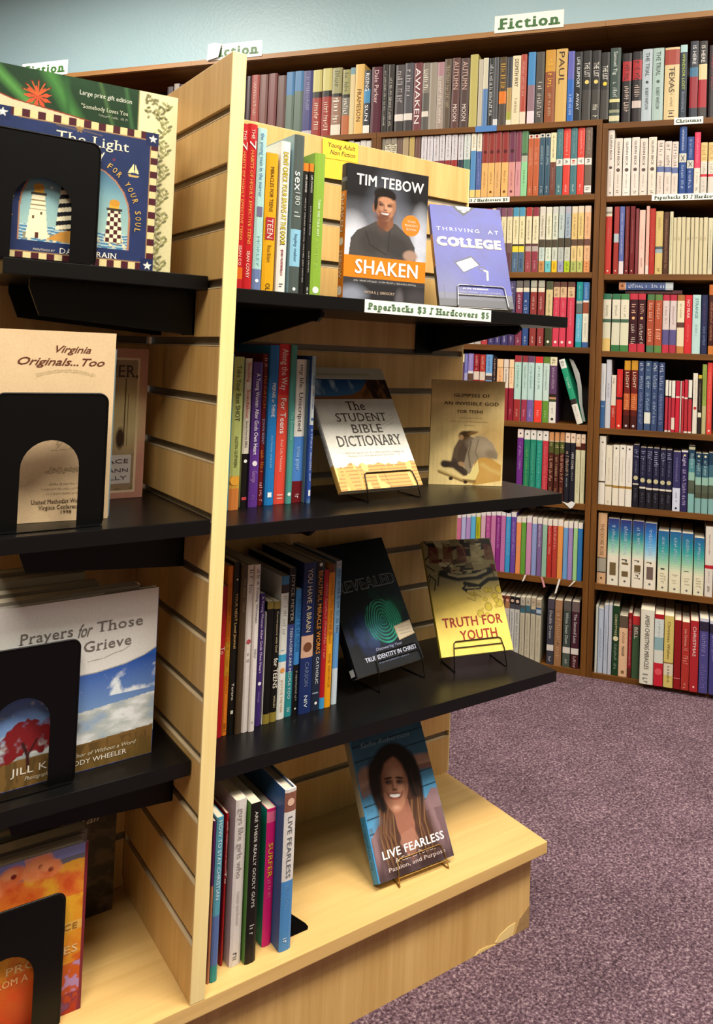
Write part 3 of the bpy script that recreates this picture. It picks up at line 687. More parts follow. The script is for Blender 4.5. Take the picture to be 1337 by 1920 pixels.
(452.6,18.4,187,0,"20203a@.65 d0c8b8@.68 1a1820|~:8888a8:.06:.18:.7;~:787890:.2:.45:.3;o:b8b088:.54:.8;~:606070:.75:.9:.4"),
(472.5,17.8,187,0,"20203a@.66 d0c8b8@.69 1a1820|~:8888a8:.06:.18:.7;~:787890:.2:.45:.3;o:b8b088:.55:.8;~:606070:.75:.9:.4"),
(491.8,18.5,187,0,"20203a@.66 d0c8b8@.69 1a1820|~:a8a8c8:.06:.3:.7;~:787890:.32:.45:.3;o:b8b088:.55:.8;~:606070:.75:.9:.4"),
(512,17.6,185,0,"20203a@.66 d0c8b8@.69 1a1820|~:8888a8:.06:.18:.7;~:787890:.2:.45:.3;o:b8b088:.55:.8;~:606070:.75:.9:.4"),
(530.5,17.5,185,0,"20203a@.66 d0c8b8@.69 1a1820|~:8888a8:.06:.18:.7;~:787890:.2:.45:.3;o:b8b088:.55:.8;~:606070:.75:.9:.4"),
(550.3,22.4,181,0,"34305c@.61 c8ccdc|~:8880a8:.1:.5:.3;~:707898:.68:.85:.25;o:202028:.95:.3"),
(573.9,19.2,185,0,"d0d0d8@.02 2a2450|Light:c8b8d8:.08:.25:.6;~:a898c0:.3:.9:.5;o:d0c870:.07:.3"),
(595,18.3,203,0,"141820@.02 b8b090@.06 1c3850@.2 4a8088@.4 8ab0a0@.52 505848@.64 485040@.72 7aa8a4|~:a8c8c8:.12:.35:.5"),
(615,17.4,181,0,"1c3850@.2 3a6070@.4 8ab0a0@.53 505848@.66 484c3c@.75 7aa4a0|~:a8c8c8:.12:.35:.5;o:d0c8a0:.05:.4"),
(633.8,18.1,181,0,"1c3850@.2 3a6070@.4 8ab0a0@.53 505848@.66 484c3c@.75 7aa4a0|~:a8c8c8:.12:.35:.5;o:d8d0b0:.05:.4"),
(653.1,17.2,185,0,"1c3850@.2 3a6070@.4 8ab0a0@.53 505848@.66 484c3c@.75 7aa4a0"),
]),
("L7",0.143,[
(-127.5,14.5,168,0,"ddd0d0@.05 c86a90|~:e8a0b8:.2:.4:.3"),
(-111.9,15.2,172,0,"ddd8d8@.05 b0b0d8"),
(-95.2,15.1,173,0,"ddd8d8@.05 b090c8"),
(-79,16.1,178,0,"ddd8d8@.05 5ab0d8"),
(-61.8,15,178,0,"ddd8c8@.05 b0b020|~:707018:.15:.4:.3"),
(-45.3,15.3,184,0,"ddd8d8@.05 d0a8b8"),
(-28.3,15.6,188,0,"ddd8d8@.06 b04a90|~:e8a8c8:.1:.5:.4"),
(-11.3,15.8,190,0,"ddd8d8@.06 c87aa8|~:d898c0:.1:.6:.3"),
(5.7,15.8,192,0,"ddd8d8@.06 8a2a80|~:d8a0d0:.1:.6:.4"),
(22.5,15,193,0,"ddd8d8@.06 c070a8|~:d898c0:.1:.6:.3"),
(38.6,15.6,193,0,"ddd8d8@.07 3a98d0|~:98c8e8:.1:.7:.4"),
(55.4,16.6,194,0,"ddd8d8@.07 6a48a0|~:b8a0d8:.15:.7:.4"),
(73.4,15.2,181,0,"e0d8cc@.09 e89058|~:e8b088:.5:.6:.6"),
(88.9,15.8,182,0,"e0d8cc@.09 5f9a38|~:98c078:.2:.6:.3"),
(106.1,16.7,186,0,"e0d8d8@.1 c88ab0"),
(124.3,15.6,184,0,"e0d8cc@.1 8a98c8|~:b8c0e0:.2:.6:.3"),
(141.3,15.2,184,0,"e0d8cc@.09 7a6090|~:e0d8e8:.1:.5:.4"),
(157.9,15.2,184,0,"e0d8cc@.1 90b8a0|~:a8d0b8:.2:.8:.3"),
(174.2,14.5,183,0,"e0d8cc@.1 b83028|~:e8b0a8:.12:.6:.45"),
(189.7,16.4,184,0,"e0d8cc@.1 b03a30|~:e8b0a8:.12:.5:.45"),
(207.1,16.3,185,0,"e0d8cc@.1 e0904a|~:e8b078:.6:.7:.6"),
(224.5,14.9,181,0,"e0d8cc@.1 6a98c8|~:90b8d8:.2:.7:.3"),
(240.4,14.5,182,0,"e0d8cc@.1 9a80b8|~:c8b8e0:.2:.7:.4"),
(256.4,13.2,183,0,"e0d8cc@.1 98c888|~:b0d8a0:.2:.7:.3"),
(270.6,14.4,181,0,"e0d8cc@.09 2a70b0|~:4a90c8:.2:.7:.4"),
]),
("R7",0.144,[
(331.7,27.3,220,0,"c8a078@.63 3a3028@.64 9a9484@.83 3a3028@.845 c8a078|THEODORE ROSE:806040:.15:.6:.5;o:604828:.92:.25"),
(362.5,34.6,206,0,"GRADA|~:b0c0d8:.1:.5:.3;~:202018:.59:.62:.6;#:6a5838:.66:.85:.55;o:606060:.92:.2"),
(399.1,35.1,205,0,"GRADA|~:b0c0d8:.1:.5:.3;~:202018:.59:.62:.6;#:6a5838:.64:.67:.55;#:6a5838:.77:.85:.55;o:606060:.92:.2"),
(436.6,34.5,205,0,"GRADA|~:b0c0d8:.1:.5:.3;~:202018:.59:.62:.6;#:6a5838:.66:.76:.55;~:504838:.77:.88:.5"),
(473.1,35.5,203,0,"GRADB|~:b0c0d8:.1:.5:.3;~:202018:.59:.62:.6;#:6a5850:.66:.85:.55;o:606060:.92:.2"),
(512.8,31.9,183,0,"GRADC|~:b0c0d8:.1:.5:.3;~:202018:.62:.65:.6;~:b8b090:.7:.85:.5;o:606060:.94:.2"),
(546.8,33.8,184,0,"GRADC|~:b0c0d8:.1:.5:.3;~:202018:.62:.65:.6;~:b8b090:.7:.85:.5;o:606060:.94:.2"),
(582,32.9,183,0,"GRADC|~:b0c0d8:.1:.5:.3;~:202018:.62:.65:.6;~:b8b090:.7:.85:.5;o:606060:.94:.2"),
(617.2,29.8,173,0,"GRADC|~:b0c0d8:.1:.5:.3;~:202018:.62:.65:.6;~:b8b090:.7:.85:.5;o:606060:.94:.2"),
(649.2,23,209,0,"d4ccc0@.55 b02028@.6 d4ccc0|~:806868:.1:.4:.2;~:a8a098:.63:.8:.2;~:302828:.85:.93:.3"),
]),
("L8",-0.131,[
(-13.2,16.3,196,0,"5a2018@.2 c4bcb4"),
(4.3,16.7,198,0,"5a2018@.2 c4bcb4"),
(24.9,17.8,198,0,"5a2018@.2 c4bcb4|o:d8b8a0:.07:.7"),
(43.8,15.8,198,0,"7a3c28@.1 a87850@.2 c8c0b8|o:d8a088:.07:.7;~:a09890:.3:.7:.3"),
(60.6,15.1,199,0,"1c1a1c@.12 484850@.2 c8c8c4|o:d8b8a0:.07:.7;~:506068:.25:.8:.35"),
(76.5,16.2,198,0,"1c1a1c@.12 484850@.2 c4c4bc|o:d8b8a0:.07:.7;~:506068:.25:.8:.35"),
(94.7,14.9,201,0,"b8b0a0@.13 4a5458@.18 386878@.25 c0b8a0|~:807860:.05:.1:.5;~:989078:.3:.9:.25"),
(111.2,16,202,0,"b8b0a0@.13 3a6878@.22 4a5860@.25 c0b8a0|~:807860:.05:.1:.5;~:989078:.3:.9:.25"),
(128.3,16,202,0,"b8a890@.13 c8b898@.18 40586a@.25 c0b8a0|~:807860:.05:.1:.5;~:989078:.3:.9:.25"),
(145.6,16.6,200,0,"b8a890@.13 3a5880@.16 a8b8c8@.22 485868@.25 c0b8a0|~:807860:.05:.1:.5;~:989078:.3:.9:.25"),
(182.3,21.9,207,0,"4a4450@.15 2a2630@.16 3c3c48@.7 d8d0c8@.79 3a3a44|Double Dream:c8c4c0:.18:.6:.5;~:d0d0d0:.88:.95:.4"),
(205.9,23.1,206,0,"a07858@.15 98704c|~:c8a080:.2:.9:.5;o:201814:.66:.35"),
(233,23.4,208,0,"5a5450@.15 3c4440@.7 d8d0c8@.79 4a5448|White Swan Duet:c8d0c8:.18:.65:.5;~:d0d0d0:.88:.95:.4"),
(259,24.1,208,0,"6a5a58@.15 42202c@.7 d8d0c8@.79 42181c|The Second Loss:d0c8c8:.18:.62:.5;~:d8b8b8:.82:.97:.4"),
]),
("R8",-0.133,[
(332.5,7.5,206,0,"c8ccc0"),
(341,16.5,200,0,"a4b0c4@.03 b0bccc|~:7888a8:.3:.8:.3"),
(359,12.5,214,0,"b4bccc|~:8898b0:.2:.8:.3"),
(372.4,11,216,0,"b8bcc8"),
(384.7,20.2,214,0,"1c3a20|CHRISTMAS:c8c090:.12:.42:.45;o:d8d0a8:.47:.8;~:90a090:.55:.9:.4"),
(403.9,27.2,186,0,"5a4a3c@.2 dcb490|~:906848:.27:.45:.3;MANGER:504030:.5:.66:.4;#:806038:.9:.95:.35"),
(432.1,11.4,199,0,"8a1c20@.85 5a2018|~:e0a0a0:.1:.8:.4"),
(444.7,21.5,191,0,"b82c30@.14 504c40@.32 3a5438|BELL:e0d8c8:.18:.36:.6"),
(469.3,40.1,223,30,"d8d4c4|AMISH CHRISTMAS MIRACLES:403c34:.07:.8:.42;~:808078:.86:.96:.5"),
(510.4,26.7,214,30,"a81820@.065 c8d0cc@.32 88a8ac@.5 d0d0c4@.68 c02030|~:a0a098:.1:.3:.3;o:d85058:.8:.8"),
(538.5,27.6,213,30,"ccb868@.65 8a6a48@.67 d4c8b0@.83 ccb868|Christmas Wishes:6a5830:.08:.6:.4;~:383028:.7:.93:.25"),
(567.6,19.8,204,30,"8a1418@.84 c08080@.85 8a1418"),
(589,22.5,201,30,"a83028|Joan Christmas:e0b0a0:.1:.35:.4;~:d88878:.38:.6:.6;~:d8a090:.9:.96:.4"),
(612.5,23.9,209,30,"a8242a|CHRISTMAS:e8c8c0:.08:.5:.5;~:d88080:.12:.45:.2;o:f0c0b8:.93:.25"),
(638.4,25.3,219,30,"c8c8d8@.04 2a2438@.17 4a4480|~:8880b8:.2:.55:.5;~:6a60a0:.62:.95:.6"),
(666.6,23.8,215,30,"c8c8d8@.04 2a2438@.17 403c78|~:8880b8:.2:.55:.5"),
]),
]
NEAR=[
("A",0.9123,[
(62.0,14.0,75,240,"c01820|THE:f0d8c8:.03:.09:.45;7:f0e8e0:.1:.15:.9;HABITS OF HIGHLY EFFECTIVE TEENS:e8a850:.16:.72:.42;SEAN COVEY:f0d8c8:.76:.92:.45"),
(51.0,11.0,75,238,"c01820@.86 d86a18@.93 b81820|THE:f0d8c8:.04:.1:.45;7:f0e8e0:.11:.16:.9;HABITS OF HIGHLY EFFECTIVE TEENS:e8a850:.17:.7:.42;SEAN CO:f0d8c8:.73:.85:.45"),
(77.0,14.0,75,237,"a8d0cc@.86 6a7ca8|the young man in the mirror:5a88b8:.03:.42:.55;#:6a6888:.48:.54:.6;MORLEY:88b8c0:.66:.84:.4;o:e0e8f0:.93:.4"),
(92.0,19.0,75,204,"dca010|MIRACLES FOR TEENS:3a2c10:.1:.42:.4;#:a82030:.46:.62:.75;TEEN:f0d0c0:.47:.61:.6;Bruce Bickert:4a3810:.66:.78:.4;OL:302808:.93:.98:.5"),
(115.0,15.0,75,225,"e0dcd4|DONT CHECK YOUR BRAINS AT THE DOOR:201c08:.07:.68:.72;DONT CHECK YOUR BRAINS AT THE DOOR:e8d010:.073:.677:.6;JOSH McDOWELL:a03048:.71:.86:.3;BOB HOSTETLER:a03048:.71:.88:.3;~:606060:.93:.96:.4"),
(136.0,17.0,75,239,"4a5450@.59 88bcd4@.82 4a5450|sex:e0e4e0:.23:.35:.9;180:b8c0bc:.36:.44:.6;hayley maker:3a6080:.62:.79:.4;~:a8b0ac:.48:.54:.6;o:e8e8e8:.96:.3"),
(153.0,9.0,75,199,"d87a20@.06 14120f|LIFE CHOICES:e0dcd8:.09:.22:.4;ADULT DRUGS SEXUAL VALUES AIM HIGHER:b8b4b0:.26:.9:.25"),
(163.0,8.0,75,200,"d87a20@.06 14120f|LIFE CHOICES:e0dcd8:.09:.22:.4;STRONG DRIVE:b8b4b0:.32:.54:.25;SLIM DRIVES:b8b4b0:.66:.82:.25;~:e0e0e0:.93:.99:.4"),
(172.0,18.0,75,218,"84a838|THINK THIS YOUR WAY:e0e8d0:.32:.58:.3;~:a8c868:.6:.8:.25;o:e8ecdc:.95:.6"),
]),
("B",0.5929,[
(67.0,12.0,125,230,"1a6a78@.1 4a8090|~:c8dce0:.12:.75:.5"),
(79.0,16.0,125,226,"a8b068@.78 c89838@.86 c87838|Take Your Best SHOT:303020:.06:.42:.6;AUSTIN GUTWEIN:303020:.52:.72:.4;o:e0a038:.81:.9"),
(103.0,11.0,137,224,"d8d0c0@.64 14100e|Shocking:c02028:.03:.16:.6;Scandalous:c02028:.21:.4:.6;Stories from the BIBLE:404040:.42:.6:.45;o:e8e8e8:.69:.5;#:c04048:.93:.95:.7"),
(115.0,15.0,134,219,"4a2c78@.6 5a3088|A Young Woman After Gods Own Heart:f0e8f0:.08:.64:.55;o:e8e0e8:.7:.55;George:a880b8:.75:.83:.6;~:8060a0:.92:.95:.4"),
(135.0,9.0,144,232,"6a1418|~:d0b0a0:.03:.08:.6;TO CATCH:d07828:.14:.36:.6;JOHN RENT:8890b0:.43:.6:.6;~:d07828:.64:.78:.6;~:d8a0a0:.85:.97:.6"),
(142.0,17.0,138,246,"1c64a8@.3 1e74b8|PREPARE or THRIVE:f0f0f0:.24:.45:.5;PATRICIA ANDLER:90b8d8:.57:.77:.22;#:e8f0f4:.92:.95:.45"),
(161.0,19.0,141,248,"c8242c@.32 d84838|Along the Way:f0e0dc:.03:.29:.7;For Teens:f8f4f0:.34:.56:.6;Real Life Moments:f0b8a8:.6:.8:.3;~:f0b8a8:.94:.98:.5"),
(179.0,11.0,137,247,"4a9088|The Devotion:88c8b8:.42:.6:.6;o:d8e8e0:.94:.6"),
(192.0,18.0,141,225,"e4e0d8@.54 4a80c8@.85 6a141c|my life. Unscripted:504848:.04:.5:.5;tricia goyer:a8c8e8:.61:.78:.45;~:e8d8d8:.94:.97:.4"),
(207.0,4.0,136,225,"5a7480"),
(207.0,12.0,128,231,"98b0c0@.2 c8d0d4@.47 2c4c98@.97 486a98|TRUTH UNPLUGGED:2a5888:.13:.36:.5;o:3a6898:.43:.7;~:d0d8e8:.5:.85:.5;#:d8dce4:.91:.95:.5"),
]),
("C",0.2755,[
(65.0,9.0,103,214,"b01820|To:e8c8c0:.4:.45:.8"),
(75.0,8.0,105,241,"d07018@.45 d09828@.65 d87820|~:804008:.1:.75:.4;~:602808:.93:.97:.5"),
(82.0,11.0,103,246,"14120f|o:d8d0c0:.1:.3;YOUR NEXT Level Journal:d8b070:.18:.5:.5;Yerana:d8d0c0:.7:.8:.5;#:d0c8b8:.86:.88:.4"),
(91.0,12.0,99,242,"4a3a28|THE BRIDE STELLA:8a7a60:.08:.28:.5;Chris Helmond and David Barnes:706048:.5:.8:.3"),
(103.0,10.0,99,241,"d4ccc8|~:505058:.03:.08:.6;~:606068:.12:.17:.6;o:a84850:.46:.7;~:808088:.53:.58:.5"),
(112.0,10.0,96,241,"dcd4d0|~:505058:.03:.08:.6;A Young Woman:505068:.1:.35:.5;~:808088:.5:.56:.5;~:303038:.94:.95:.3"),
(128.0,9.0,107,194,"3c2468|A Young Woman After Gods Own Heart:d8c8e0:.02:.6:.55;o:e8e0e8:.68:.6;George:8870a8:.74:.82:.5"),
(139.0,2.0,109,165,"d0ccc8"),
(141.0,11.0,107,180,"8a7838@.06 100e0c@.92 8a7830"),
(153.0,11.0,108,178,"8a7838@.06 100e0c@.92 8a7830|Conversations with God:c8b890:.08:.42:.35;for TEENS:f0e8d8:.47:.72:.8;WALSH:c8b890:.78:.88:.35"),
(165.0,13.0,110,214,"3a78a8@.06 302828@.12 d4d4cc@.55 3898c0@.6 d8d8d0|~:b0b0b0:.14:.4:.5;~:6090a0:.5:.54:.6;o:d89048:.66:.6;JOYCE MEYER:c89868:.72:.95:.35"),
(179.0,12.0,112,224,"14120f@.38 38407a@.7 2a8488|JOYCE MEYER:b0a8a0:.04:.36:.55;TEENAGERS ARE PEOPLE TOO:c0d0d8:.4:.88:.45;~:d8e8e8:.94:.97:.4"),
(192.0,10.0,112,190,"3a80c0@.6 14120f|~:1c5890:.08:.5:.6;~:b0a8a0:.65:.88:.3;o:d8d8d0:.95:.3"),
(200.0,23.0,108,230,"1a2858@.485 c8a088@.63 1c2c60|YOU HAVE A BRAIN:d8c8a0:.04:.46:.5;CARSON:6a7898:.66:.82:.4;NIV:d8e0e8:.88:.96:.35;o:6a4028:.56:.7"),
(224.0,15.0,109,229,"14141c@.6 20283c|o:d8d0c8:.02:.4;BEAUTIFUL MIRACLE WORKS:d88830:.06:.62:.6;CATHOLIC:e0e0e0:.64:.82:.4;~:8890a0:.85:.88:.9;o:e8e8e8:.95:.3"),
(239.0,9.0,109,215,"a81820@.92 3a90c8|~:d88880:.1:.65:.5"),
(248.0,11.0,109,223,"6a3814@.06 c87818@.5 e09818|~:a05810:.1:.55:.5;THE GEORGE:a86010:.62:.86:.4"),
(263.0,10.0,113,225,"a8b4bc@.05 7aa8d0@.5 5a90c8@.75 c0ccd8|~:304868:.02:.5:.5"),
]),
("D",0.0000,[
(31.0,4.0,21,209,"5a2060@.4 b87858"),
(35.0,10.0,20,213,"58a0b8@.6 5870a8@.9 2a8c88|HOW TO STAY CHRISTIAN:d8e8f0:.02:.5:.6"),
(58.0,4.0,41,202,"b01418|~:e8c0b8:.05:.4:.5;To:f0d8d0:.38:.46:.9"),
(67.0,16.0,31,221,"d8d0cc|guys like girls who:9a9090:.05:.47:.62;CHAD EASTHAM:b0a8a4:.55:.75:.3;~:404040:.92:.96:.5"),
(86.0,16.0,24,214,"12100e|ARE THESE REALLY GODLY GUYS:d8d4cc:.05:.65:.35;~:c8c4bc:.76:.82:.4"),
(120.0,14.0,41,189,"d01868@.02 e06890@.1 d01870|SURFER:e8d020:.25:.5:.6;~:e87898:.52:.65:.4"),
(135.0,18.0,19,221,"ddd8d4@.02 8a5848@.14 ddd8d4@.57 4a88c4|LIVE FEARLESS:5a6068:.17:.55:.5;o:e0b8a0:.08:.6;~:78a8d8:.6:.75:.25;~:e0ecf4:.92:.95:.45"),
]),
]

# ------------------------------------------------------------------ room
TH = R(-55.25)                                        # direction of the back wall
WM = Matrix.Rotation(TH, 4, 'Z')                      # wall frame: x along the wall, y into it
ZF = -0.1488                                          # floor level
def wallobj(o): o.matrix_world = WM @ Matrix.Translation(o.get('off', (0, 0, 0))); return o
def carpet():
    m, nt, b = newmat('mauve_carpet')
    tc = nt.nodes.new('ShaderNodeTexCoord')
    n1 = nt.nodes.new('ShaderNodeTexNoise'); n1.inputs['Scale'].default_value = 210; n1.inputs['Detail'].default_value = 5; n1.inputs['Roughness'].default_value = 0.75
    n2 = nt.nodes.new('ShaderNodeTexNoise'); n2.inputs['Scale'].default_value = 9; n2.inputs['Detail'].default_value = 3
    v = nt.nodes.new('ShaderNodeTexVoronoi'); v.inputs['Scale'].default_value = 230
    for q in (n1, n2, v): nt.links.new(tc.outputs['Object'], q.inputs['Vector'])
    cr = nt.nodes.new('ShaderNodeValToRGB')
    e = cr.color_ramp.elements; e[0].position = 0.36; e[0].color = (*hx('34272b'), 1); e[1].position = 0.68; e[1].color = (*hx('bca4a6'), 1)
    k = e.new(0.52); k.color = (*hx('735864'), 1)
    nt.links.new(n1.outputs[0], cr.inputs[0])
    hs = nt.nodes.new('ShaderNodeHueSaturation'); mr = nt.nodes.new('ShaderNodeMapRange')
    mr.inputs[1].default_value = 0.3; mr.inputs[2].default_value = 0.7; mr.inputs[3].default_value = 0.86; mr.inputs[4].default_value = 1.12
    nt.links.new(n2.outputs[0], mr.inputs[0]); nt.links.new(mr.outputs[0], hs.inputs['Value']); nt.links.new(cr.outputs[0], hs.inputs['Color'])
    nt.links.new(hs.outputs[0], b.inputs['Base Color']); b.inputs['Roughness'].default_value = 0.95; b.inputs['Specular IOR Level'].default_value = 0.15
    ad = nt.nodes.new('ShaderNodeMath'); ad.operation = 'SUBTRACT'; nt.links.new(n1.outputs[0], ad.inputs[0]); nt.links.new(v.outputs[0], ad.inputs[1])
    bp = nt.nodes.new('ShaderNodeBump'); bp.inputs['Strength'].default_value = 0.8; bp.inputs['Distance'].default_value = 0.006
    nt.links.new(ad.outputs[0], bp.inputs['Height']); nt.links.new(bp.outputs[0], b.inputs['Normal'])
    return m
def wallpaint():
    m, nt, b = newmat('teal_wall_paint')
    tc = nt.nodes.new('ShaderNodeTexCoord')
    n1 = nt.nodes.new('ShaderNodeTexNoise'); n1.inputs['Scale'].default_value = 90; n1.inputs['Detail'].default_value = 4
    n2 = nt.nodes.new('ShaderNodeTexNoise'); n2.inputs['Scale'].default_value = 2.5; n2.inputs['Detail'].default_value = 3
    for q in (n1, n2): nt.links.new(tc.outputs['Object'], q.inputs['Vector'])
    r = nt.nodes.new('ShaderNodeMix'); r.data_type = 'RGBA'; r.inputs[6].default_value = (*hx('9cbcc6'), 1); r.inputs[7].default_value = (*hx('b0cad2'), 1)
    nt.links.new(n2.outputs[0], r.inputs[0]); nt.links.new(r.outputs[2], b.inputs['Base Color'])
    b.inputs['Roughness'].default_value = 0.42
    bp = nt.nodes.new('ShaderNodeBump'); bp.inputs['Strength'].default_value = 0.35; bp.inputs['Distance'].default_value = 0.004
    nt.links.new(n1.outputs[0], bp.inputs['Height']); nt.links.new(bp.outputs[0], b.inputs['Normal'])
    return m
fl = box('floor', -3.2, 3.6, -2.6, 4.4, ZF - 0.02, ZF, carpet()); tag(fl, kind='structure')
wb = box('wall_back', -4.2, 2.9, 1.962, 2.03, ZF, 2.62, wallpaint()); wb.matrix_world = WM; tag(wb, kind='structure')
ce = box('ceiling', -3.2, 3.6, -2.6, 4.4, 2.56, 2.6, plain('ceiling_tile', 'a8a498', 0.9)); tag(ce, kind='structure')
M_WALLC = plain('brown_wall', '6a5c4c', 0.8)
for nm, a in (('wall_left', (-3.25, -3.2, -2.6, 4.4)), ('wall_front', (-3.2, 3.6, -2.65, -2.6)), ('wall_right', (3.6, 3.65, -2.6, 4.4))):
    tag(box(nm, *a, ZF, 2.56, M_WALLC), kind='structure')

# ------------------------------------------------------------------ wall bookcases
C0 = 1.71                                             # distance of the bookcase fronts in the wall frame
ZR = {'U': [1.376, 1.124, 0.883, 0.636, 0.387, 0.143, -0.131], 'V': [1.367, 1.118, 0.874, 0.631, 0.391, 0.144, -0.133]}
def bookcase(s0, s1, zs, ztop, label):
    r = empty('bookcase', mat=WM @ Matrix.Translation((s0, C0, ZF))); tag(r, label, 'bookcase', 'walnut bookcases along the teal wall')
    w = s1 - s0; D = 0.24
    box('side_panel', 0, 0.0175, 0, D, 0.0, ztop - 0.019 - ZF, M_WAL_V, r, 0.0012)
    box('side_panel', w - 0.0175, w, 0, D, 0.0, ztop - 0.019 - ZF, M_WAL_V, r, 0.0012)
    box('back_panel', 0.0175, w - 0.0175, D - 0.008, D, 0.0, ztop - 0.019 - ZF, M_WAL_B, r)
    box('top_board', 0, w, 0.0, D, ztop - 0.019 - ZF, ztop - ZF, M_WAL_H, r, 0.0012)
    for z in zs:
        box('shelf', 0.0178, w - 0.0178, 0.001, D - 0.009, z - 0.0185 - ZF, z - ZF, M_WAL_H, r, 0.001)
    return r
bookcase(-2.010, -1.2415, ZR['U'], 1.616, 'dark walnut bookcase at the far left end of the wall, mostly hidden')
bookcase(-1.240, -0.4675, ZR['U'], 1.616, 'dark walnut bookcase seen just behind the maple panel top, left of the middle one')
bookcase(-0.466, 0.3075, ZR['U'], 1.616, 'dark walnut bookcase left of the double upright, full of colourful paperbacks')
bookcase(0.3088, 1.081, ZR['V'], 1.602, 'dark walnut bookcase right of the double upright, at the right edge of the photo')
r = empty('upper_case', mat=WM @ Matrix.Translation((-2.01, C0, 1.602))); tag(r, 'long open walnut top tier running across all the wall bookcases', 'bookcase')
for a, b in ((0, 0.77), (0.7705, 1.5435), (1.544, 2.318), (2.3185, 3.091)):
    box('top_board', a, b, 0.0, 0.246, 0.311, 0.331, M_WAL_H, r, 0.0012)
    box('edge_strip', a, b, -0.004, -0.0003, 0.314, 0.332, M_WAL_TOP, r)
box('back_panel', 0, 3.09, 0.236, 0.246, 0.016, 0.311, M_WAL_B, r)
box('end_panel', 0, 0.018, 0, 0.235, 0.016, 0.311, M_WAL_V, r)
box('end_panel', 3.072, 3.09, 0, 0.235, 0.0005, 0.311, M_WAL_V, r)

# ------------------------------------------------------------------ books on the wall bookcases
_t = ['', 'top', 'second', 'third', 'fourth', 'fifth', 'sixth', 'seventh', 'bottom']
ROWN = {'T': 'top tier above the bookcases'}
for _k in range(2, 9):
    ROWN['L%d' % _k] = _t[_k] + ' tier, left wall bookcase'; ROWN['R%d' % _k] = _t[_k] + ' tier, right wall bookcase'
rg = random.Random(4)
for row, z0, L in BG:
    n = len(L); prev = None
    for i, (s, t, h, pr, spec) in enumerate(L):
        s, t, h, pr = s / 1000, t / 1000, h / 1000, pr / 1000
        z = z0; h = min(h, {'L2': 0.2185, 'R2': 0.214, 'R3': 0.2155}.get(row, h))
        if row == 'T': z = 1.602 if s >= 0.3085 else 1.616
        if prev is not None and s < prev: t -= (prev - s) + 0.0001; s = prev + 0.0001
        if row[0] in 'LT' and row != 'T' and s + t > 0.2895: t = 0.2895 - s
        if row == 'L2' and s < -0.448: t -= -0.448 - s; s = -0.448
        if row[0] == 'R' and s < 0.327: t -= 0.327 - s; s = 0.327
        d = 0.19 if row in ('R7', 'R8', 'L8') else 0.145
        if row == 'T': d = 0.155
        yj = 0.006 + rg.uniform(0, 0.003) - pr
        if row in ('T', 'L2', 'L3', 'L4', 'L5'): where = nth(n - 1 - i) + ' from right, ' + ROWN[row]
        elif row[0] == 'L': where = nth(n - 1 - i) + ' from right, ' + ROWN[row]
        else: where = nth(i) + ' from left, ' + ROWN[row]
        M = WM @ Matrix.Translation((s, C0 + yj, z + 0.0003))
        book(M, t - 0.0007, d, h, spec, look(spec, t) + ', ' + where, 'books on ' + ROWN[row], seed=i * 7 + len(spec), hard=(row in ('T',)), key='%s_%d' % (row, i))
        prev = s + t

# the same rows carried on where the display stand hides them, joined into the far-books object
SMALL.add('fill')
for row, z0, L in BG:
    if row[0] == 'R': continue
    runs = [(-0.448, L[0][0] / 1000 - 0.001 if row != 'L6' else -0.06, z0)] if row != 'T' else [(-1.235, L[0][0] / 1000 - 0.001, 1.616)]
    if row != 'T': runs.append((-1.22, -0.487 if row != 'L2' else -0.58, z0))
    for s, e, z in runs:
        while s < e - 0.012:
            q = rg.choice(L); t = min(q[1] / 1000, e - s)
            book(WM @ Matrix.Translation((s, C0 + 0.008, z + 0.0003)), t - 0.0007, 0.14, min(q[2] / 1000, 0.215 if row != 'T' else 0.25), q[4].partition('|')[0], '', key='fill', seed=1)
            s += t

# leaning book, lying books, stray ones
def lean(s, z, t, h, ang, spec, label, off=0.008, d=0.14):
    M = WM @ Matrix.Translation((s, C0 + off, z + 0.0004)) @ Matrix.Rotation(R(ang), 4, 'Y')
    return book(M, t, d, h, spec, label, 'books on ' + ROWN['L5'], seed=5, key='lean')
lean(0.256, 0.6365, 0.0185, 0.213, -17.5, 'd8d8d0@.14 20906a@.62 2a2420@.7 d8d4c8|~:404040:.03:.1:.5;TO HAVE:a8d8c0:.28:.45:.5;~:a0a098:.72:.88:.3', 'green and white book leaning in the gap at the right end of the fifth tier')
wrap = prism_me([(0, 0), (0.013, -0.004), (0.034, -0.045), (0.042, -0.085), (0.047, -0.15), (0.058, -0.2), (0.05, -0.2), (0.036, -0.14), (0.028, -0.08), (0.012, -0.03)], 0.0006, lambda a, b, c: (a, c, b))
mw, nt, b = newmat('clear_plastic_wrap'); b.inputs['Base Color'].default_value = (0.75, 0.75, 0.72, 1); b.inputs['Roughness'].default_value = 0.2; b.inputs['Alpha'].default_value = 0.35
nz = nt.nodes.new('ShaderNodeTexNoise'); nz.inputs['Scale'].default_value = 60; bp = nt.nodes.new('ShaderNodeBump'); bp.inputs['Strength'].default_value = 1.0
nt.links.new(nz.outputs[0], bp.inputs['Height']); nt.links.new(bp.outputs[0], b.inputs['Normal'])
o = link('plastic_wrap', wrap, None, mw); o.matrix_world = WM @ Matrix.Translation((0.222, C0 + 0.03, 0.846)); tag(o, 'crumpled clear plastic wrap beside the leaning green book', 'wrap')
def lying(s0, s1, z, t, off, d, spec, label, hard=True):
    # spine towards the room, book lying flat: height axis along the wall
    M = WM @ Matrix.Translation((s1, C0 + off, z)) @ Matrix.Rotation(R(-90), 4, 'Y')
    return book(M, t, d, s1 - s0, spec, label, 'books lying flat on ' + ROWN['R4'], seed=9, hard=hard)
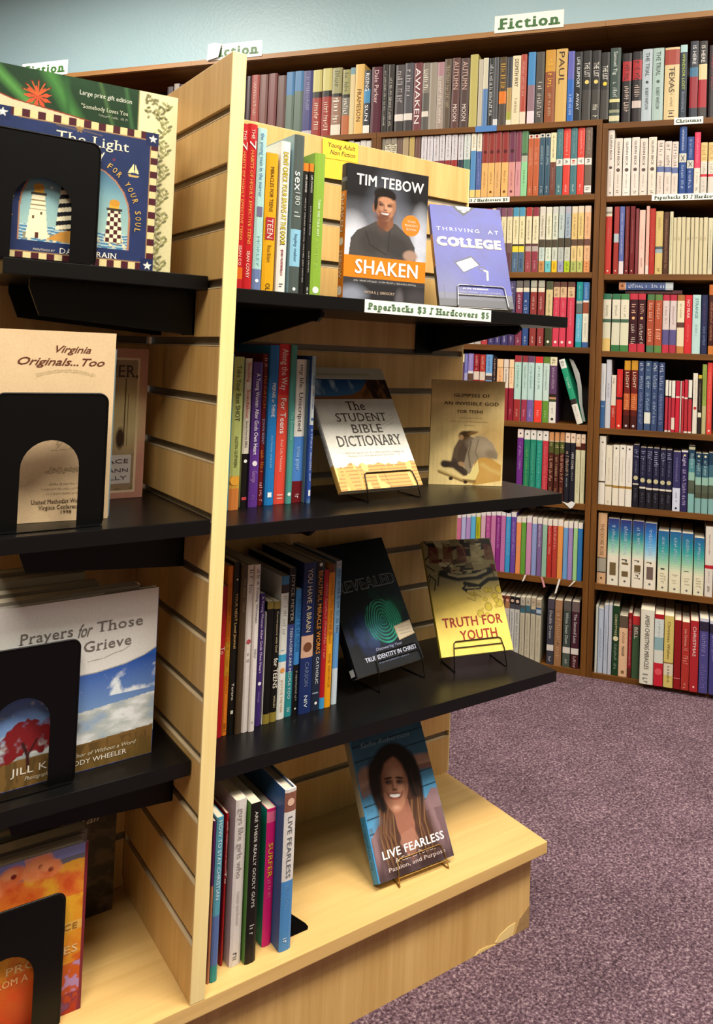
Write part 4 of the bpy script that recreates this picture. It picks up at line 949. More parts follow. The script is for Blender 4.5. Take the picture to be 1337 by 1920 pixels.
lying(0.392, 0.563, 1.0571, 0.0125, 0.02, 0.13, '3a1c20@.06 4a2428|~:806060:.1:.9:.3', 'thin dark maroon book lying under the white one on the fourth tier')
lying(0.373, 0.536, 1.0698, 0.0245, 0.012, 0.13, 'c88860@.12 c8ccd0@.13 4a5c8c@.86 c0c8cc|~:c8ccd8:.18:.84:.55;o:805030:.06:.4', 'white and blue book lying flat on top of the books of the fourth tier')
for i, (s, t, h) in enumerate(((-0.507, 0.021, 0.214), (-0.53, 0.022, 0.216), (-0.553, 0.021, 0.212), (-0.577, 0.022, 0.218))):
    book(WM @ Matrix.Translation((s, C0 + 0.008, 1.3765)), t, 0.14, h, 'c8c4bc@.4 8a8078', ORD[i] + ' pale paperback from right, second tier of the far bookcase', 'pale paperbacks in the far bookcase', seed=i, key='far_%d' % i)
for i, (s, t, h, c) in enumerate(((-1.27, 0.022, 0.22, 'c8c0b8@.3 6a6460'), (-1.295, 0.022, 0.235, '28242a'), (-1.32, 0.023, 0.24, '8a8078'), (-1.35, 0.025, 0.23, '3a3034'))):
    book(WM @ Matrix.Translation((s, C0 + 0.008, 1.6163)), t, 0.14, h, c, ORD[i] + ' book from the right of those peeking over the panel on the top tier', 'books peeking over the maple panel', seed=i, key='peek_%d' % i)
# marbled paperbacks standing behind the pastel row
for i in range(9):
    s = 0.062 + i * 0.0235
    sp = random.Random(i + 40)
    q = ' '.join('%s@%.2f' % (sp.choice(('1c1a1a', 'b8b4ac', '56524e', '8a8680', 'd0ccc4')), 0.02 + 0.022 * k) for k in range(18)) + ' 4a4642'
    book(WM @ Matrix.Translation((s, C0 + 0.158, 0.1434)), 0.0225, 0.068, 0.2, q, nth(i) + ' marbled black and white booklet from the left, standing behind the pastel row', 'marbled booklets behind the pastel row', seed=i, key='marb_%d' % i)
# ribbons hanging from the pastel row
for i, (s, dz, dx) in enumerate(((0.106, 0.020, -0.008), (0.158, 0.03, 0.01), (0.215, 0.045, -0.012), (0.262, 0.018, -0.016))):
    col = 'c88a90' if i == 1 else 'd8d4cc'
    me = prism_me([(0, 0.0), (0.006, 0.0), (0.006 + dx, -dz), (dx, -dz - 0.003)], 0.0005, lambda a, b, c: (a, -c, b))
    o = link('ribbon_marker', me, None, plain('ribbon_' + col, col, 0.6)); o.matrix_world = WM @ Matrix.Translation((s, C0 - 0.0012, 0.1445))
    tag(o, ('pink' if i == 1 else 'white') + ' ribbon marker hanging over the shelf edge, ' + ORD[i] + ' from the left', 'ribbon', 'ribbon markers hanging below the pastel row')
me = prism_me([(0, 0.004), (0.018, 0.0), (0.03, 0.008), (0.042, 0.002), (0.034, -0.012), (0.026, -0.016), (0.014, -0.006)], 0.001, lambda a, b, c: (a, -c, b))
o = link('ribbon_bow', me, None, plain('ribbon_white', 'c8c8c4', 0.5)); o.matrix_world = WM @ Matrix.Translation((0.218, C0 - 0.0015, 0.386)); tag(o, 'white ribbon end folded over the edge of the sixth tier', 'ribbon')

# ------------------------------------------------------------------ signs and labels
M_PAPER = plain('white_card', 'dcdcd4', 0.6, 0, 0.4, 30, 0.03)
def card(name, M, w, h, parts, label, cat='sign', paper=None, t=0.0008):
    r = empty(name, mat=M); tag(r, label, cat)
    box('card', 0, w, 0, t, 0, h, paper or M_PAPER, r)
    ink = Ink()
    for s, st, col, u0, u1, v0, v1 in parts:
        V, T = glyphs(s, st)
        X = u0 * w + V[:, 0] * (u1 - u0) * w; Z = v0 * h + V[:, 1] * (v1 - v0) * h
        ink.add(np.stack([X, -0.0004 - V[:, 2], Z], 1), T, hx(col))
    ink.build('lettering', r)
    return r
G = '3c6a34'
card('fiction_sign', WM @ Matrix.Translation((-0.055, C0 - 0.0062, 1.926)), 0.23, 0.058, [('Fiction', 'slab', G, 0.05, 0.95, 0.2, 0.82)], 'white card reading Fiction in green slab letters above the bookcases, nearest the right')
card('fiction_sign', WM @ Matrix.Translation((-1.165, C0 - 0.0062, 1.927)), 0.231, 0.06, [('Fiction', 'slab', G, 0.05, 0.94, 0.2, 0.82)], 'white Fiction card partly hidden behind the near panel top, its left end curled')
me = prism_me([(0, 0), (0.004, 0.062), (0.03, 0.064), (0.062, 0.058), (0.06, 0.052), (0.052, 0.01), (0.03, 0.004)], 0.0008, lambda a, b, c: (a, -c - 0.3 * math.sin(a * 45) * 0.02, b))
cu = link('curled_tape', me, None, plain('shiny_white_film', 'ececec', 0.12, 0, 0.8)); cu.matrix_world = WM @ Matrix.Translation((-1.167, C0 - 0.0085, 1.927)); tag(cu, 'curled shiny white film over the left end of the hidden Fiction card', 'tape')
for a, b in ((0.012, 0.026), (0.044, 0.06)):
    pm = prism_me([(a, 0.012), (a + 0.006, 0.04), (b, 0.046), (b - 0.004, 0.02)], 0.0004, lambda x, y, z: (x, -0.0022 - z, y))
    link('painted_fold_shade', pm, cu, plain('film_fold_shade', '55585a', 0.3))  # grey plates paint the shade into the folds of the white film
card('fiction_sign', WM @ Matrix.Translation((-2.06, C0 - 0.0062, 1.93)), 0.235, 0.06, [('Fiction', 'slab', G, 0.05, 0.94, 0.2, 0.82)], 'white Fiction card at the far left above the bookcases, mostly hidden by the green book')
card('shelf_label', WM @ Matrix.Translation((0.525, C0 - 0.001, 1.584)), 0.085, 0.0215, [('Christmas', 'slab', '3a4a3a', 0.06, 0.94, 0.28, 0.76)], 'small white Christmas label on the edge of the top tier', 'label')
card('shelf_label', WM @ Matrix.Translation((0.465, C0 - 0.001, 1.3475)), 0.235, 0.02, [('Paperbacks $3 / Hardcovers $5', 'slab', '3a4a3a', 0.03, 0.97, 0.25, 0.76)], 'white price label on the shelf edge below the white paperbacks at the right', 'label')
card('shelf_label', WM @ Matrix.Translation((-0.22, C0 - 0.001, 1.3565)), 0.235, 0.0175, [('Paperbacks $3 / Hardcovers $5', 'slab', '3a4a3a', 0.03, 0.97, 0.25, 0.76)], 'white price label on the left bookcase, half hidden behind the maple panel', 'label')
tp = box('blue_tape', 0, 0.073, 0, 0.0006, 0, 0.020, plain('blue_masking_tape', '3f6ea8', 0.7)); tp.matrix_world = WM @ Matrix.Translation((-0.110, C0 - 0.001, 1.5965)); tag(tp, 'strip of blue masking tape on the edge of the top tier', 'tape')

# ------------------------------------------------------------------ maple slatwall display stand
P = 0.0762; ZT = 1.2195; TK = 0.0197; DB = 0.2763; WX = 0.6498
fx = empty('slatwall_stand', (0, 0, ZF)); tag(fx, 'four-way maple slatwall display stand with stepped base in the middle of the shop', 'display stand')
def fbox(name, x0, x1, y0, y1, z0, z1, mat, bev=0.0, parent=None):
    return box(name, x0, x1, y0, y1, z0 - ZF, z1 - ZF, mat, parent or fx, bev)
def slatface(axis, pos, sgn, a0, a1):
    """one face of horizontal slats; axis 'x': face plane x=pos facing sgn, running a0..a1 along y (or swapped)"""
    ztops = [ZT] + [16 * P - k * P + 0.0065 - 0.0125 for k in range(1, 16)]
    zbots = [16 * P - k * P + 0.0065 for k in range(1, 16)] + [0.0002]
    p0, p1 = (pos, pos + sgn * -0.0055)
    lo, hi = min(p0, p1), max(p0, p1)
    for zt, zb in zip(ztops, zbots):
        if axis == 'x': fbox('slat', lo, hi, a0, a1, zb, zt, M_MAPLE, 0.0009)
        else: fbox('slat', a0, a1, lo, hi, zb, zt, M_MAPLE, 0.0009)
    q0, q1 = pos - sgn * 0.0056, pos - sgn * 0.0068
    lo, hi = min(q0, q1), max(q0, q1)
    r0, r1 = pos - sgn * 0.0056, pos + sgn * 0.0003
    lo2, hi2 = min(r0, r1), max(r0, r1)
    for k in range(1, 16):
        g1 = 16 * P - k * P + 0.0065; g0 = g1 - 0.0125
        if axis == 'x':
            fbox('groove_insert', lo, hi, a0, a1, g0, g1, M_GREY); fbox('groove_lip', lo2, hi2, a0, a1, g0 + 0.0002, g0 + 0.0017, M_LIP)
        else:
            fbox('groove_insert', a0, a1, lo, hi, g0, g1, M_GREY); fbox('groove_lip', a0, a1, lo2, hi2, g0 + 0.0002, g0 + 0.0017, M_LIP)
YB1 = DB + TK; YE = 0.572
fbox('panel_core', 0.0069, TK - 0.0069, 0.0031, YE - 0.003, 0.0002, ZT, M_MAPLE)
fbox('edge_band', 0, TK, 0, 0.003, 0.0002, ZT, M_MAPLE_E, 0.0008)
fbox('edge_band', 0, TK, YE - 0.0029, YE, 0.0002, ZT, M_MAPLE_E, 0.0008)
slatface('x', 0.0, -1, 0.0031, DB - 0.0003); slatface('x', TK, 1, 0.0031, DB - 0.0003)
slatface('x', 0.0, -1, YB1 + 0.0003, YE - 0.003); slatface('x', TK, 1, YB1 + 0.0003, YE - 0.003)
for a, b, e0, e1 in ((TK + 0.0003, WX - 0.0031, WX - 0.003, WX), (-0.630 + 0.0031, -0.0003, -0.630, -0.627)):
    fbox('panel_core', a, b, DB + 0.0069, YB1 - 0.0069, 0.0002, ZT, M_MAPLE)
    fbox('edge_band', e0, e1, DB, YB1, 0.0002, ZT, M_MAPLE_E, 0.0008)
    slatface('y', DB, -1, a, b); slatface('y', YB1, 1, a, b)
fbox('deck', -0.624, 0.6438, 0.0, 0.572, -0.0195, 0.0, M_MAPLE_H, 0.0012)
fbox('kick_panel', -0.604, 0.6245, 0.0193, 0.034, ZF, -0.0196, M_MAPLE)
fbox('kick_panel', 0.6095, 0.6245, 0.0342, 0.552, ZF, -0.0196, M_MAPLE)
fbox('kick_panel', -0.604, -0.589, 0.0342, 0.552, ZF, -0.0196, M_MAPLE)
fbox('kick_panel', -0.5885, 0.609, 0.537, 0.552, ZF, -0.0196, M_MAPLE)
# chipped laminate at the foot of the front kick panel
def chip(pts, mat, t=0.0012):
    me = prism_me(pts, t, lambda a, b, c: (a, 0.0193 - c, b - ZF)); link('chipped_edge', me, fx, mat)
chip([(0.555, ZF + 0.0006), (0.545, ZF + 0.004), (0.556, ZF + 0.013), (0.575, ZF + 0.019), (0.592, ZF + 0.02), (0.586, ZF + 0.0006)], plain('pale_chipped_laminate', 'e6c886', 0.5), 0.0006)
chip([(0.592, ZF + 0.0004), (0.597, ZF + 0.012), (0.602, ZF + 0.023), (0.610, ZF + 0.028), (0.6243, ZF + 0.038), (0.6243, ZF + 0.0004)], M_CHIP, 0.0008)
chip([(0.50, ZF + 0.0005), (0.51, ZF + 0.006), (0.53, ZF + 0.005), (0.55, ZF + 0.0005)], plain('pale_chipped_laminate_b', 'e0c07c', 0.5), 0.0006)

# ------------------------------------------------------------------ black shelves
def shelf(label, side, z, y0=None):
    T = 0.0192
    if side == 'R':
        r = empty('black_shelf', (0, 0, z)); tag(r, label, 'shelf')
        box('shelf_board', 0.030, 0.6843, 0.0279, DB - 0.0015, -T, 0, M_BLACK, r, 0.0012)
        for bx in (0.150, 0.560):
            prof = [(0, -T - 0.0003), (0, -0.058 - T + 0.004), (0.004, -0.052 - T), (0.19, -T - 0.016), (0.205, -T - 0.017), (0.212, -T - 0.011), (0.213, -T - 0.0003)]
            br = link('bracket', prism_me(prof, 0.005, lambda a, b, c, bx=bx: (bx + c + a * 0.16, DB - 0.0008 - a, b)), r, M_STEEL)
            box('bracket_plate', bx - 0.036, bx + 0.006, DB - 0.004, DB - 0.0005, -0.075, -T - 0.0005, M_STEEL, br, 0.0005)
            fr = tube_me([(bx + 0.0025 + 0.033, DB - 0.214, -T - 0.006), (bx + 0.0025 + 0.033, DB - 0.2175, -T - 0.006)], 0.004); link('rubber_tip', fr, br, M_STEEL)
    else:
        r = empty('black_shelf', (0, 0, z)); tag(r, label, 'shelf')
        box('shelf_board', -0.252, -0.0015, y0, DB - 0.004, -T, 0, M_BLACK, r, 0.0012)
        for by in (0.088, 0.218):
            prof = [(0, -T - 0.0003), (0, -0.060 - T), (0.004, -0.060 - T), (0.2, -T - 0.045), (0.213, -T - 0.011), (0.213, -T - 0.0003)]
            link('bracket', prism_me(prof, 0.005, lambda a, b, c, by=by: (-0.0008 - a, by + c, b)), r, M_STEEL)
            box('bracket_plate', -0.004, -0.0005, by, by + 0.04, -0.079, -T - 0.0005, M_STEEL, r, 0.0005)
    return r
Z1, Z2, Z3 = 0.9123, 0.5929, 0.2755
shelf('top black shelf of the right bay, with the price sign on its edge', 'R', Z1)
shelf('middle black shelf of the right bay, under the dictionary', 'R', Z2)
shelf('lowest black shelf of the right bay, above the wooden base', 'R', Z3)
ZL1, ZL2, ZL3 = 0.926, 0.610, 0.294
shelf('top black shelf of the left bay, under the lighthouse book', 'L', ZL1, 0.045)
shelf('middle black shelf of the left bay, under the cream booklet', 'L', ZL2, 0.0)
shelf('lowest black shelf of the left bay, under the cloud-sky book', 'L', ZL3, 0.028)

card('shelf_sign', Matrix.Translation((0.239, 0.0279 - 0.0015, Z1 - 0.0195)), 0.255, 0.0195, [('Paperbacks $3 / Hardcovers $5', 'slab', '5a7a58', 0.02, 0.98, 0.27, 0.77)], 'white strip sign with green prices on the edge of the top right shelf')
yn = empty('sticky_note', mat=Matrix.Translation((0.300, DB - 0.0022, 1.146)) @ Matrix.Rotation(R(-2), 4, 'Y')); tag(yn, 'yellow sticky notes handwritten Young Adult Non Fiction on the maple panel', 'note')
M_YEL = plain('yellow_note_paper', 'e8b828', 0.7)
box('note', 0, 0.076, 0, 0.0005, 0.036, 0.072, M_YEL, yn); box('note', 0.003, 0.076, 0.0006, 0.0011, 0, 0.06, M_YEL, yn)
ink = Ink()
for s, u0, u1, v in (('Young Adult', 0.012, 0.07, 0.057), ('Non Fiction', 0.016, 0.07, 0.044)):
    V, T = glyphs(s, 'ital'); ink.add(np.stack([u0 + V[:, 0] * (u1 - u0), np.full(len(V), -0.0003), v + V[:, 1] * 0.0085], 1), T, hx('4a3010'))
ink.build('handwriting', yn)

# ------------------------------------------------------------------ spine-out books in the right bay
NR = {'A': ('the top right shelf', 0.15), 'B': ('the middle right shelf', 0.128), 'C': ('the lowest right shelf', 0.145), 'D': ('the wooden base', 0.15)}
for row, z0, L in NEAR:
    L = sorted(L); prev = TK + 0.0015; n = len(L)
    for i, (x, t, y, h, spec) in enumerate(L):
        x, t, y, h = x / 1000, t / 1000, y / 1000, h / 1000
        if x < prev: t -= prev - x; x = prev
        t = max(t, 0.0022)
        if x < TK + 0.03 and row != 'D': pass
        d = min(NR[row][1], DB - 0.004 - y)
        side = None; hard = False
        if row == 'D':
            side = {0: '4a2058', 1: '4a70a0', 2: 'a01018', 3: 'c8b0b0', 4: '5a8a40', 5: '1a8a80', 6: '3a6098'}[i]; hard = i == 6
            h = h - 0.0005
        if row == 'A' and i == 5: side = '88a8b0'
        nm = look(spec, t)
        nm = {('A', 1): 'bright red paperback without sticker', ('A', 0): 'bright red paperback with orange sticker'}.get((row, i), nm)
        book(Matrix.Translation((x, y, z0 + 0.0003)), t - 0.0002, d, h, spec, nm + ', ' + nth(i) + ' from left on ' + NR[row][0], 'spine-out books on ' + NR[row][0],
             hard=hard, side=side, seed=i + 100)
        prev = x + t

# ------------------------------------------------------------------ printed cover pictures (colour per grid point)
class Pic:
    def __init__(s, w, h, step=0.0008):
        s.w, s.h = w, h; s.nx, s.ny = int(w / step), int(h / step)
        s.U, s.V = np.meshgrid(np.linspace(0, 1, s.nx + 1), np.linspace(0, 1, s.ny + 1))
        s.C = np.zeros((s.ny + 1, s.nx + 1, 3))
    def col(s, c): return np.array(hx(c)) if isinstance(c, str) else np.array(c)
    def mix(s, m, c):
        m = np.clip(m, 0, 1)[..., None]; s.C = s.C * (1 - m) + s.col(c) * m
    def rect(s, u0, u1, v0, v1, c, a=1.0): s.mix(((s.U >= u0) & (s.U <= u1) & (s.V >= v0) & (s.V <= v1)) * a, c)
    def grad(s, v0, c0, v1, c1, u0=0, u1=1, horiz=False):
        q = s.U if horiz else s.V
        t = np.clip((q - v0) / (v1 - v0), 0, 1)[..., None]; g = s.col(c0) * (1 - t) + s.col(c1) * t
        m = ((s.U >= u0) & (s.U <= u1) & (q >= min(v0, v1)) & (q <= max(v0, v1)))[..., None]
        s.C = np.where(m, g, s.C)
    def pmask(s, pts):
        m = np.zeros_like(s.U, bool); n = len(pts)
        for i in range(n):
            (x0, y0), (x1, y1) = pts[i], pts[(i + 1) % n]
            if y0 == y1: continue
            c = ((s.V > y0) != (s.V > y1)) & (s.U < (x1 - x0) * (s.V - y0) / (y1 - y0) + x0); m ^= c
        return m
    def poly(s, pts, c, a=1.0): s.mix(s.pmask(pts) * a, c)
    def ell(s, cu, cv, ru, rv, c, rot=0, soft=0.04, a=1.0):
        X = (s.U - cu) * s.w; Y = (s.V - cv) * s.h; cr, sr = math.cos(R(rot)), math.sin(R(rot))
        x = (X * cr + Y * sr) / (ru * s.w); y = (-X * sr + Y * cr) / (rv * s.w)
        d = np.sqrt(x * x + y * y); s.mix(np.clip((1 - d) / max(soft, 1e-3) + 0.5, 0, 1) * a, c)
    def line(s, pts, wd, c, a=1.0, soft=0.3):
        W_ = wd * s.w; D = np.full(s.U.shape, 1e9)
        for (x0, y0), (x1, y1) in zip(pts[:-1], pts[1:]):
            ax, ay, bx, by = x0 * s.w, y0 * s.h, x1 * s.w, y1 * s.h
            dx, dy = bx - ax, by - ay; L = dx * dx + dy * dy + 1e-12
            t = np.clip(((s.U * s.w - ax) * dx + (s.V * s.h - ay) * dy) / L, 0, 1)
            D = np.minimum(D, np.hypot(s.U * s.w - ax - t * dx, s.V * s.h - ay - t * dy))
        s.mix(np.clip((W_ / 2 - D) / (W_ * soft + 1e-6) + 0.5, 0, 1) * a, c)
    def noise(s, seed, gx, gy, octs=1):
        out = np.zeros(s.U.shape); amp = 1.0; tot = 0
        for o in range(octs):
            rs = np.random.RandomState(seed + o); nx, ny = int(gx * 2 ** o) + 2, int(gy * 2 ** o) + 2
            G = rs.rand(ny + 1, nx + 1); x = s.U * (nx - 1); y = s.V * (ny - 1)
            i, j = x.astype(int), y.astype(int); fx_, fy = x - i, y - j
            fx_ = fx_ * fx_ * (3 - 2 * fx_); fy = fy * fy * (3 - 2 * fy)
            out += amp * ((G[j, i] * (1 - fx_) + G[j, i + 1] * fx_) * (1 - fy) + (G[j + 1, i] * (1 - fx_) + G[j + 1, i + 1] * fx_) * fy)
            tot += amp; amp *= 0.55
        return out / tot
    def build(s, parent, place, name='front_picture'):
        nx, ny = s.nx, s.ny
        X = s.U.ravel() * s.w; Z = s.V.ravel() * s.h
        co = place(X, Z).astype(np.float32)
        me = bpy.data.meshes.new(name); nv = len(X); nf = nx * ny
        i = np.arange(nf); r_, c_ = i // nx, i % nx; a = r_ * (nx + 1) + c_
        q = np.stack([a, a + 1, a + nx + 2, a + nx + 1], 1).astype(np.int32)
        me.vertices.add(nv); me.vertices.foreach_set('co', co.ravel())
        me.loops.add(nf * 4); me.loops.foreach_set('vertex_index', q.ravel())
        me.polygons.add(nf); me.polygons.foreach_set('loop_start', np.arange(nf, dtype=np.int32) * 4)
        me.polygons.foreach_set('loop_total', np.full(nf, 4, np.int32)); me.update(calc_edges=True)
        at = me.color_attributes.new('Col', 'FLOAT_COLOR', 'POINT')
        at.data.foreach_set('color', np.concatenate([s.C.reshape(-1, 3), np.ones((nv, 1))], 1).astype(np.float32).ravel())
        return link(name, me, parent, M_PRINT)

def face_book(pos, rot, tilt, w, h, t, spec, label, pic, texts, hard=False, side=None, group=None, seed=0, step=0.0008, key=None):
    """a book turned cover-out: origin at the lower left of the front cover"""
    M = Matrix.Translation(pos) @ Matrix.Rotation(rot, 4, 'Z') @ Matrix.Rotation(-tilt, 4, 'X') @ Matrix.Translation((0, t, 0)) @ Matrix.Rotation(R(-90), 4, 'Z')
    r = book(M, t, w, h, spec, label, group, hard=hard, side=side, seed=seed, key=key)
    if r is None: return None, None
    p = Pic(w, h, step); pic(p)
    off = t + 0.0003
    p.build(r, lambda X, Z: np.stack([np.full(len(X), off), X, Z], 1))
    for nt_, q in enumerate(texts):
        ink = Ink()
        s, st, col, u0, u1, v0, v1 = q[:7]; sh = q[7] if len(q) > 7 else 0.0; lift = q[8] if len(q) > 8 else 0.0
        if s == '~':
            rng = random.Random(nt_ + seed); hh = (v1 - v0) * h
            for a, b, e, g in marks(rng, u0 * w, u1 * w, hh):
                zc = (v0 + v1) / 2 * h; dz = sh * ((a / w - u0) / max(1e-6, u1 - u0)) * h
                V = np.array([(off + 0.0004, a, zc + e * hh + dz), (off + 0.0004, b, zc + e * hh + dz), (off + 0.0004, b, zc + g * hh + dz), (off + 0.0004, a, zc + g * hh + dz)])
                ink.add(V, [(0, 1, 2, 3)], hx(col))
            tag(ink.build('small_print', r), kind='stuff'); continue
        V, T = glyphs(s, st)
        X = (u0 + V[:, 0] * (u1 - u0)) * w; Z = (v0 + V[:, 1] * (v1 - v0) + sh * V[:, 0]) * h
        ink.add(np.stack([np.full(len(X), off + 0.0004 + lift + 0.00003 * nt_) + V[:, 2], X, Z], 1), T, hx(col))
        ink.build('front_lettering', r)
    return r, M @ Matrix.Rotation(R(90), 4, 'Z') @ Matrix.Translation((0, -t, 0))
def star(p, u, v, r, c, n=5, inner=0.42, rot=90):
    pts = []
    for k in range(2 * n):
        a = R(rot + k * 180 / n); q = r if k % 2 == 0 else r * inner
        pts.append((u + q * math.cos(a), v + q * math.sin(a) * p.w / p.h))
    p.poly(pts, c)
def person_face(p, cu, cv, r, skin, dark, hair, rot=0, tall=1.35, female=False):
    cr, sr = math.cos(R(rot)), math.sin(R(rot)); k = p.w / p.h
    def at(x, y): return (cu + (x * cr - y * sr) * r, cv + (x * sr + y * cr) * r * k)
    def e(x, y, rx, ry, c, soft=0.4, a=1.0, rr=0):
        u, v = at(x, y); p.ell(u, v, rx * r, ry * r, c, rot + rr, soft, a)
    e(0, 0.12, 1.0, tall * 0.95, skin, 0.1); e(0.02, -tall * 0.42, 0.68, tall * 0.56, skin, 0.12)
    e(-0.62, -0.1, 0.42, tall * 0.85, dark, 1.1, 0.55); e(0.85, -0.1, 0.22, tall * 0.7, dark, 1.0, 0.45)
    e(0.0, tall * 0.5, 0.5, 0.35, 'e0b090', 1.4, 0.5); e(0.38, -0.12, 0.26, 0.2, 'e0a888', 1.2, 0.55); e(-0.36, -0.14, 0.22, 0.2, 'd8a080', 1.2, 0.4)
    for x in (-0.4, 0.4):
        e(x, 0.16, 0.27, 0.15, dark, 0.8, 0.75); e(x, 0.15, 0.18, 0.075, '1c100c', 0.5)
        e(x + 0.04, 0.14, 0.05, 0.03, 'c8b8b0', 0.5, 0.5); e(x, 0.37, 0.30, 0.055, hair, 0.4, 0.95, 6 if x < 0 else -6)
    e(0.03, -0.02, 0.10, 0.26, 'dca486', 0.9, 0.6); e(-0.1, -0.08, 0.08, 0.24, dark, 0.9, 0.5); e(0.02, -0.27, 0.19, 0.08, dark, 0.6, 0.8)
    e(0.0, -0.62, 0.43, 0.19, '6e2c28', 0.3, 0.9); e(0.0, -0.57, 0.36, 0.115, 'efe9e4', 0.3); e(0.0, -0.47, 0.38, 0.05, '7a3830', 0.5, 0.9); e(0.0, -0.76, 0.26, 0.06, 'b0604e', 0.6, 0.8)
    e(-0.5, -0.5, 0.06, 0.16, dark, 0.8, 0.7, 20); e(0.5, -0.5, 0.06, 0.16, dark, 0.8, 0.7, -20); e(0.04, -tall * 0.8, 0.24, 0.12, 'e0ac90', 1.0, 0.6)

# -- the top right shelf
def pic_sportsman(p):
    p.C[:] = hx('1c1a1c'); p.grad(0.15, 'b8bcc8', 0.78, '1c1a1c')
    p.ell(0.5, 0.5, 0.22, 0.5, '8a90a0', 0, 1.2, 0.5)
    p.ell(0.08, 0.42, 0.16, 0.25, 'e4e6f0', 0, 1.0, 0.9); p.ell(0.92, 0.45, 0.12, 0.34, 'd0d4e0', 0, 1.0, 0.8)
    n = p.noise(3, 8, 10, 3); p.C *= (0.85 + 0.3 * n)[..., None]
    p.poly([(0.05, 0.33), (0.07, 0.46), (0.14, 0.52), (0.27, 0.565), (0.36, 0.60), (0.6, 0.60), (0.68, 0.56), (0.78, 0.515), (0.85, 0.44), (0.87, 0.33)], '4c4846')
    p.poly([(0.38, 0.58), (0.39, 0.68), (0.56, 0.68), (0.575, 0.58), (0.50, 0.53)], '8a5c42')
    p.ell(0.31, 0.45, 0.14, 0.13, '383432', 20, 0.6, 0.6); p.ell(0.62, 0.43, 0.18, 0.12, '343030', -20, 0.6, 0.6)
    p.line([(0.24, 0.52), (0.30, 0.42), (0.5, 0.36)], 0.014, '2a2624', 0.7); p.line([(0.53, 0.53), (0.52, 0.38)], 0.01, '2a2624', 0.6)
    p.ell(0.8, 0.37, 0.09, 0.06, 'a88a78', 0, 0.4)
    p.ell(0.465, 0.775, 0.125, 0.11, '140e0b', 0, 0.1)
    p.ell(0.335, 0.70, 0.022, 0.05, 'a06c50', 0, 0.3)
    person_face(p, 0.468, 0.715, 0.128, 'c08a68', '6e4230', '1c120e', -2, 1.25)
    p.ell(0.46, 0.805, 0.135, 0.075, '1c1410', -4, 0.2); p.ell(0.475, 0.765, 0.088, 0.035, 'c08a68', -4, 0.4); p.ell(0.352, 0.74, 0.022, 0.09, '1c1410', -3, 0.4)
    p.ell(0.46, 0.635, 0.085, 0.03, '5a382a', 0, 0.8, 0.75); p.ell(0.44, 0.60, 0.06, 0.09, '6a4030', 0, 0.8, 0.8)
    p.ell(0.795, 0.60, 0.115, 0.115, 'e8842a', 0, 0.02)
    p.rect(0, 1, 0.175, 0.335, 'e8821c'); p.rect(0, 1, 0.135, 0.175, '3c3a3c'); p.rect(0, 1, 0, 0.135, '2c2a2c')
    p.ell(0.1, 0.05, 0.16, 0.09, '9aa0b0', 0, 1.0, 0.8); p.ell(0.9, 0.05, 0.14, 0.1, '4a4648', 0, 1.0, 0.8); p.ell(0.68, 0.02, 0.05, 0.12, '7a7478', 0, 0.8, 0.6)
face_book((0.2333, 0.0818, 0.9127), -0.1016, 0, 0.149, 0.2148, 0.022,
    '17151a@.1 6a6a70@.13 2a2224@.2 d8781c|SHAKEN:f0d8b8:.22:.5:.6;o:f0e0c8:.57:.6;TEBOW:f0d8b8:.63:.84:.6;o:f0e0d0:.93:.7',
    'black and orange book with a smiling man in a grey top on its cover', pic_sportsman,
    [('TIM TEBOW', 'bold', 'f0eee8', 0.11, 0.94, 0.855, 0.935), ('YOUNG', 'sans', 'f4dcc0', 0.745, 0.85, 0.622, 0.64), ("READER'S", 'sans', 'f4dcc0', 0.715, 0.88, 0.592, 0.61),
     ('EDITION', 'sans', 'f4dcc0', 0.735, 0.86, 0.562, 0.58), ('SHAKEN', 'bold', 'f4f0e8', 0.13, 0.9, 0.205, 0.308), ('~', '', 'd8d4d0', 0.12, 0.88, 0.146, 0.16),
     ('WITH A. J. GREGORY', 'sans', 'd0b8a0', 0.25, 0.62, 0.062, 0.082)], hard=True, side='1c1a1c', seed=201)
def pic_jersey(p):
    p.C[:] = hx('2e3290'); n = p.noise(5, 5, 7, 4); p.C *= (0.72 + 0.55 * n)[..., None]
    p.rect(0, 1, 0, 0.13, '50505c'); p.grad(0.1, '50505c', 0.3, '4448a0') if False else None
    p.ell(0.15, 0.1, 0.3, 0.3, '5a5c78', 0, 1.2, 0.6)
    p.line([(0.2, 0.95), (0.42, 0.885), (0.48, 0.86), (0.56, 0.9), (0.72, 0.96)], 0.02, '2c3080', 0.7)
    p.poly([(0.3, 1), (0.46, 0.9), (0.64, 1)], '15131c'); p.poly([(0.36, 1), (0.4, 0.965), (0.55, 0.965), (0.58, 1)], 'f0f0f0'); p.poly([(0.43, 0.955), (0.47, 0.935), (0.52, 0.955)], 'f0f0f0')
    for a, b in (((0.35, 0.86), (0.3, 0.7)), ((0.7, 0.84), (0.75, 0.66)), ((0.1, 0.5), (0.4, 0.3)), ((0.9, 0.5), (0.6, 0.35))): p.line([a, b], 0.02, '32368c', 0.6, 1.0)
    p.poly([(0.25, 0.425), (0.5, 0.5), (0.62, 0.415), (0.37, 0.32)], '23244c'); p.poly([(0.285, 0.42), (0.5, 0.48), (0.585, 0.41), (0.375, 0.335)], 'f0f0ec')
    p.ell(0.63, 0.375, 0.05, 0.035, '2c2c40', 0, 0.2); p.ell(0.63, 0.375, 0.033, 0.02, '4a4ca0', 0, 0.2)
    p.line([(0.66, 0.36), (0.70, 0.35), (0.69, 0.27)], 0.024, 'c8c4a0')
    p.rect(0, 1, 0.0, 0.07, '3c3c44')
    for u in (0.08, 0.93): p.line([(u, 0.07), (u, 0.2)], 0.015, '2a2a40', 0.5)
